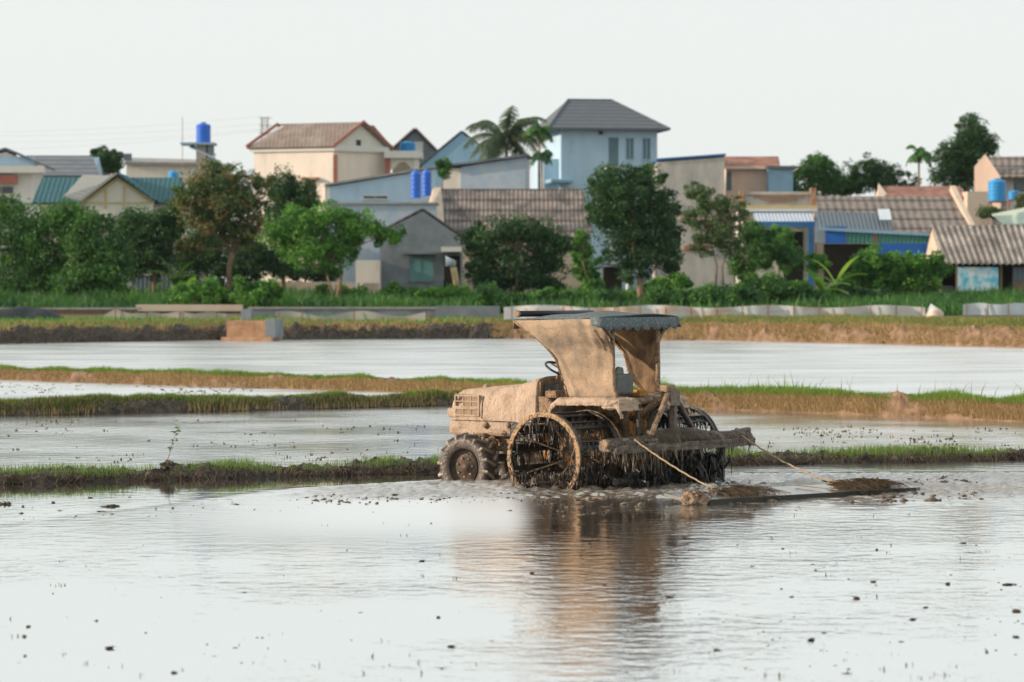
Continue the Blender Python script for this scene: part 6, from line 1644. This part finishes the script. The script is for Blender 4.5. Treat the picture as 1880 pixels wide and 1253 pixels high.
palm('coconut_palm', 'grey-green coconut palm with long drooping fronds left of the blue villa', 229, 930, 330, 262, 25, 3.9, 1, M['leaf_palm'], droop=1.15, leaflet=1.0, up=(.0, 1.35))
palm('areca_palm', 'slim areca palm in front of the left corner of the blue villa', 219, 990, 330, 240, 13, 1.5, 2, M['leaf_mid'], droop=1.5, tr=.1, leaflet=.5)
palm('areca_palm', 'low areca palm crown below the slim one beside the blue villa', 217, 995, 340, 285, 9, 1.3, 4, M['leaf_dark'], droop=1.8, tr=.08, leaflet=.45)
palm('areca_palm', 'small areca palm against the sky among the treetops at right', 236, 1687, 330, 283, 12, 1.5, 3, M['leaf_mid'], droop=1.6, tr=.09, leaflet=.5, up=(.2, 1.3))

def banana(label, px, Y, zt, n, L, seed):
    r_ = random.Random(seed); o = Vector((X(px, Y), Y, 1.35)); e = empty('banana_plant', o, 0, label, 'banana plant')
    b = MB(); b.tube([(0, 0, -.1), (.05, 0, zt * .6), (.0, 0, zt)], [.12, .1, .05], 8); b.build('stem', M['leaf_banana'], e, smooth=True)
    for i in range(n):
        az = 2 * math.pi * i / n + r_.uniform(-.4, .4); el = r_.uniform(.5, 1.35); d = Vector((math.cos(az) * math.cos(el), math.sin(az) * math.cos(el), math.sin(el))); p = Vector((0, 0, zt))
        P = [[], [], []]; N_ = 10; Ln = L * r_.uniform(.7, 1.1)
        for j in range(N_ + 1):
            sd = d.cross(Vector((0, 0, 1))).normalized(); w_ = .26 * math.sin(math.pi * min(.97, (j + .6) / (N_ + .6))) ** .5
            P[0].append(tuple(p - sd * w_ + Vector((0, 0, .06)))); P[1].append(tuple(p)); P[2].append(tuple(p + sd * w_ + Vector((0, 0, .06))))
            d = (d + Vector((0, 0, -.13))).normalized(); p = p + d * Ln / N_
        b = MB(); b.grid(P); lf = b.build('leaf', M['leaf_banana'], e, smooth=True)
        a_ = lf.data.attributes.new('tint', 'FLOAT', 'FACE'); a_.data.foreach_set('value', [r_.random()] * len(lf.data.polygons))
banana('banana plant with pale leaves left of the mango tree', 322, 171, 1.3, 8, 1.7, 1)
banana('small banana plant at the foot of the mango tree', 345, 168, .7, 7, 1.4, 2)
banana('banana plant with upright leaves in front of the green lean-to panels', 1535, 172, 1.1, 8, 2.3, 3)
banana('low drooping banana plant left of the upright one', 1510, 170, .8, 7, 1.9, 4)

bush('shrub', 'bright low shrub under the mango tree at left', 163, [(345, 540, 35, 18), (400, 545, 38, 18), (375, 530, 30, 18)], 6000, .15, M['leaf_bright'], 31)
bush('shrub', 'rounded green shrub between the mango and the bright spreading tree', 162, [(455, 530, 28, 26), (490, 540, 32, 26), (470, 545, 45, 20)], 7000, .15, M['leaf_bright'], 32)
bush('shrub', 'grassy shrub at the foot of the bright spreading tree', 171, [(590, 545, 25, 18), (650, 545, 28, 18)], 3500, .15, M['leaf_bright'], 33)
bush('shrub', 'small shrub right of the cream yard wall', 172, [(722, 540, 22, 20), (760, 545, 30, 16)], 3500, .15, M['leaf_mid'], 34)
bush('shrub', 'low shrub below the teal window', 169, [(800, 545, 30, 14), (850, 545, 35, 14)], 4000, .15, M['leaf_bright'], 35)
bush('shrub', 'dense shrub between the squat dark tree and the shore', 160, [(900, 545, 25, 30), (945, 555, 36, 24), (925, 560, 45, 18)], 7000, .15, M['leaf_mid'], 36)
bush('shrub', 'bright long hedge behind the tractor canopy', 163, [(1010, 548, 40, 18), (1070, 550, 50, 18), (1130, 550, 40, 18)], 8000, .15, M['leaf_mid'], 37)
bush('shrub', 'low bright leafy plants at the foot of the tall dense tree', 170, [(1200, 530, 30, 18), (1240, 520, 30, 18)], 4500, .17, M['leaf_bright'], 38)
bush('shrub', 'long grassy hedge below the sparse tree', 161, [(1230, 548, 50, 18), (1300, 545, 60, 20), (1360, 548, 45, 18)], 9000, .16, M['leaf_mid'], 39)
bush('shrub', 'tall weedy hedge left of the banana plants', 163, [(1400, 530, 50, 24), (1450, 540, 50, 22), (1380, 515, 30, 14), (1490, 545, 35, 16)], 9000, .16, M['leaf_mid'], 40)
bush('vine_hedge', 'big vine-covered hedge hanging in front of the lean-to panels', 178, [(1605, 480, 40, 26), (1660, 490, 50, 26), (1715, 490, 32, 28), (1690, 515, 45, 26), (1630, 515, 45, 26), (1580, 510, 25, 28)], 15000, .17, M['leaf_bright'], 41)
bush('shrub', 'dark undergrowth beneath the vine hedge', 172, [(1600, 545, 35, 14), (1560, 535, 25, 22)], 3500, .15, M['leaf_dark'], 42)
bush('roof_plant', 'tuft of plants in the planter under the big light blue tank', 206, [(1825, 390, 22, 10), (1808, 392, 12, 6)], 1800, .14, M['leaf_grey'], 43)
bush('shrub', 'reddish brown shrub touching the right edge of the photo beside the tanks', 206, [(1880, 375, 12, 18)], 1500, .14, M['leaf_brown'], 44)
# vegetable rows, right
n = 16000; px = rng.uniform(1530, 1960, n); Y = rng.choice([160, 162.5, 165, 167.5, 170], n) + rng.normal(0, .3, n); x = (px - PX0) / F * Y
z = np.interp(Y, [158, 166, 176], [1.05, 1.3, 1.5])
o = blades('vegetable_rows', x, Y, z - .05, .38 * (.4 + rng.random(n)), .10 * (.5 + rng.random(n)), M['leaf_bright'], lean=1.2, tint=rng.random(n)); o['label'] = 'rows of low green vegetables between the white tarpaulins and the shed'; o['category'] = 'crops'
n = 46000; px = rng.uniform(-80, 1960, n); Y = rng.uniform(158, 184, n); Y = np.where(px < 930, np.maximum(Y, 163 + rng.random(n) * 5), Y); x = (px - PX0) / F * Y; z = np.interp(Y, [158, 166, 176, 190], [1.05, 1.3, 1.55, 1.62])
o = blades('undergrowth', x, Y, z - .05, .9 * (.25 + rng.random(n) * (.6 + 1.6 * np.clip(fbm(x * .25, Y * .3, 3) + .2, 0, 1))), .10 * (.5 + rng.random(n)), M['leaf_mid'], lean=1, tint=np.clip(.75 * (fbm(x * .5, Y * .6, 3) * 1.6 + .45) + .35 * rng.random(n), 0, 1)); o['label'] = 'green undergrowth covering the ground before the village houses'; o['category'] = 'plants'

# ------------------------------------------------------------------ haze
hm = bpy.data.materials.new('haze'); hm.use_nodes = True
hn = hm.node_tree; hn.nodes.clear()
ho = hn.nodes.new('ShaderNodeOutputMaterial'); pv = hn.nodes.new('ShaderNodeVolumePrincipled')
pv.inputs['Density'].default_value = 0.00005; pv.inputs['Color'].default_value = (0.80, 0.92, 0.97, 1); pv.inputs['Anisotropy'].default_value = 0.2
hn.links.new(pv.outputs[0], ho.inputs['Volume'])
b = MB(); b.box(-400, 400, -50, 1000, -1.7, 60)
tag(b.build('haze', hm), kind='stuff')
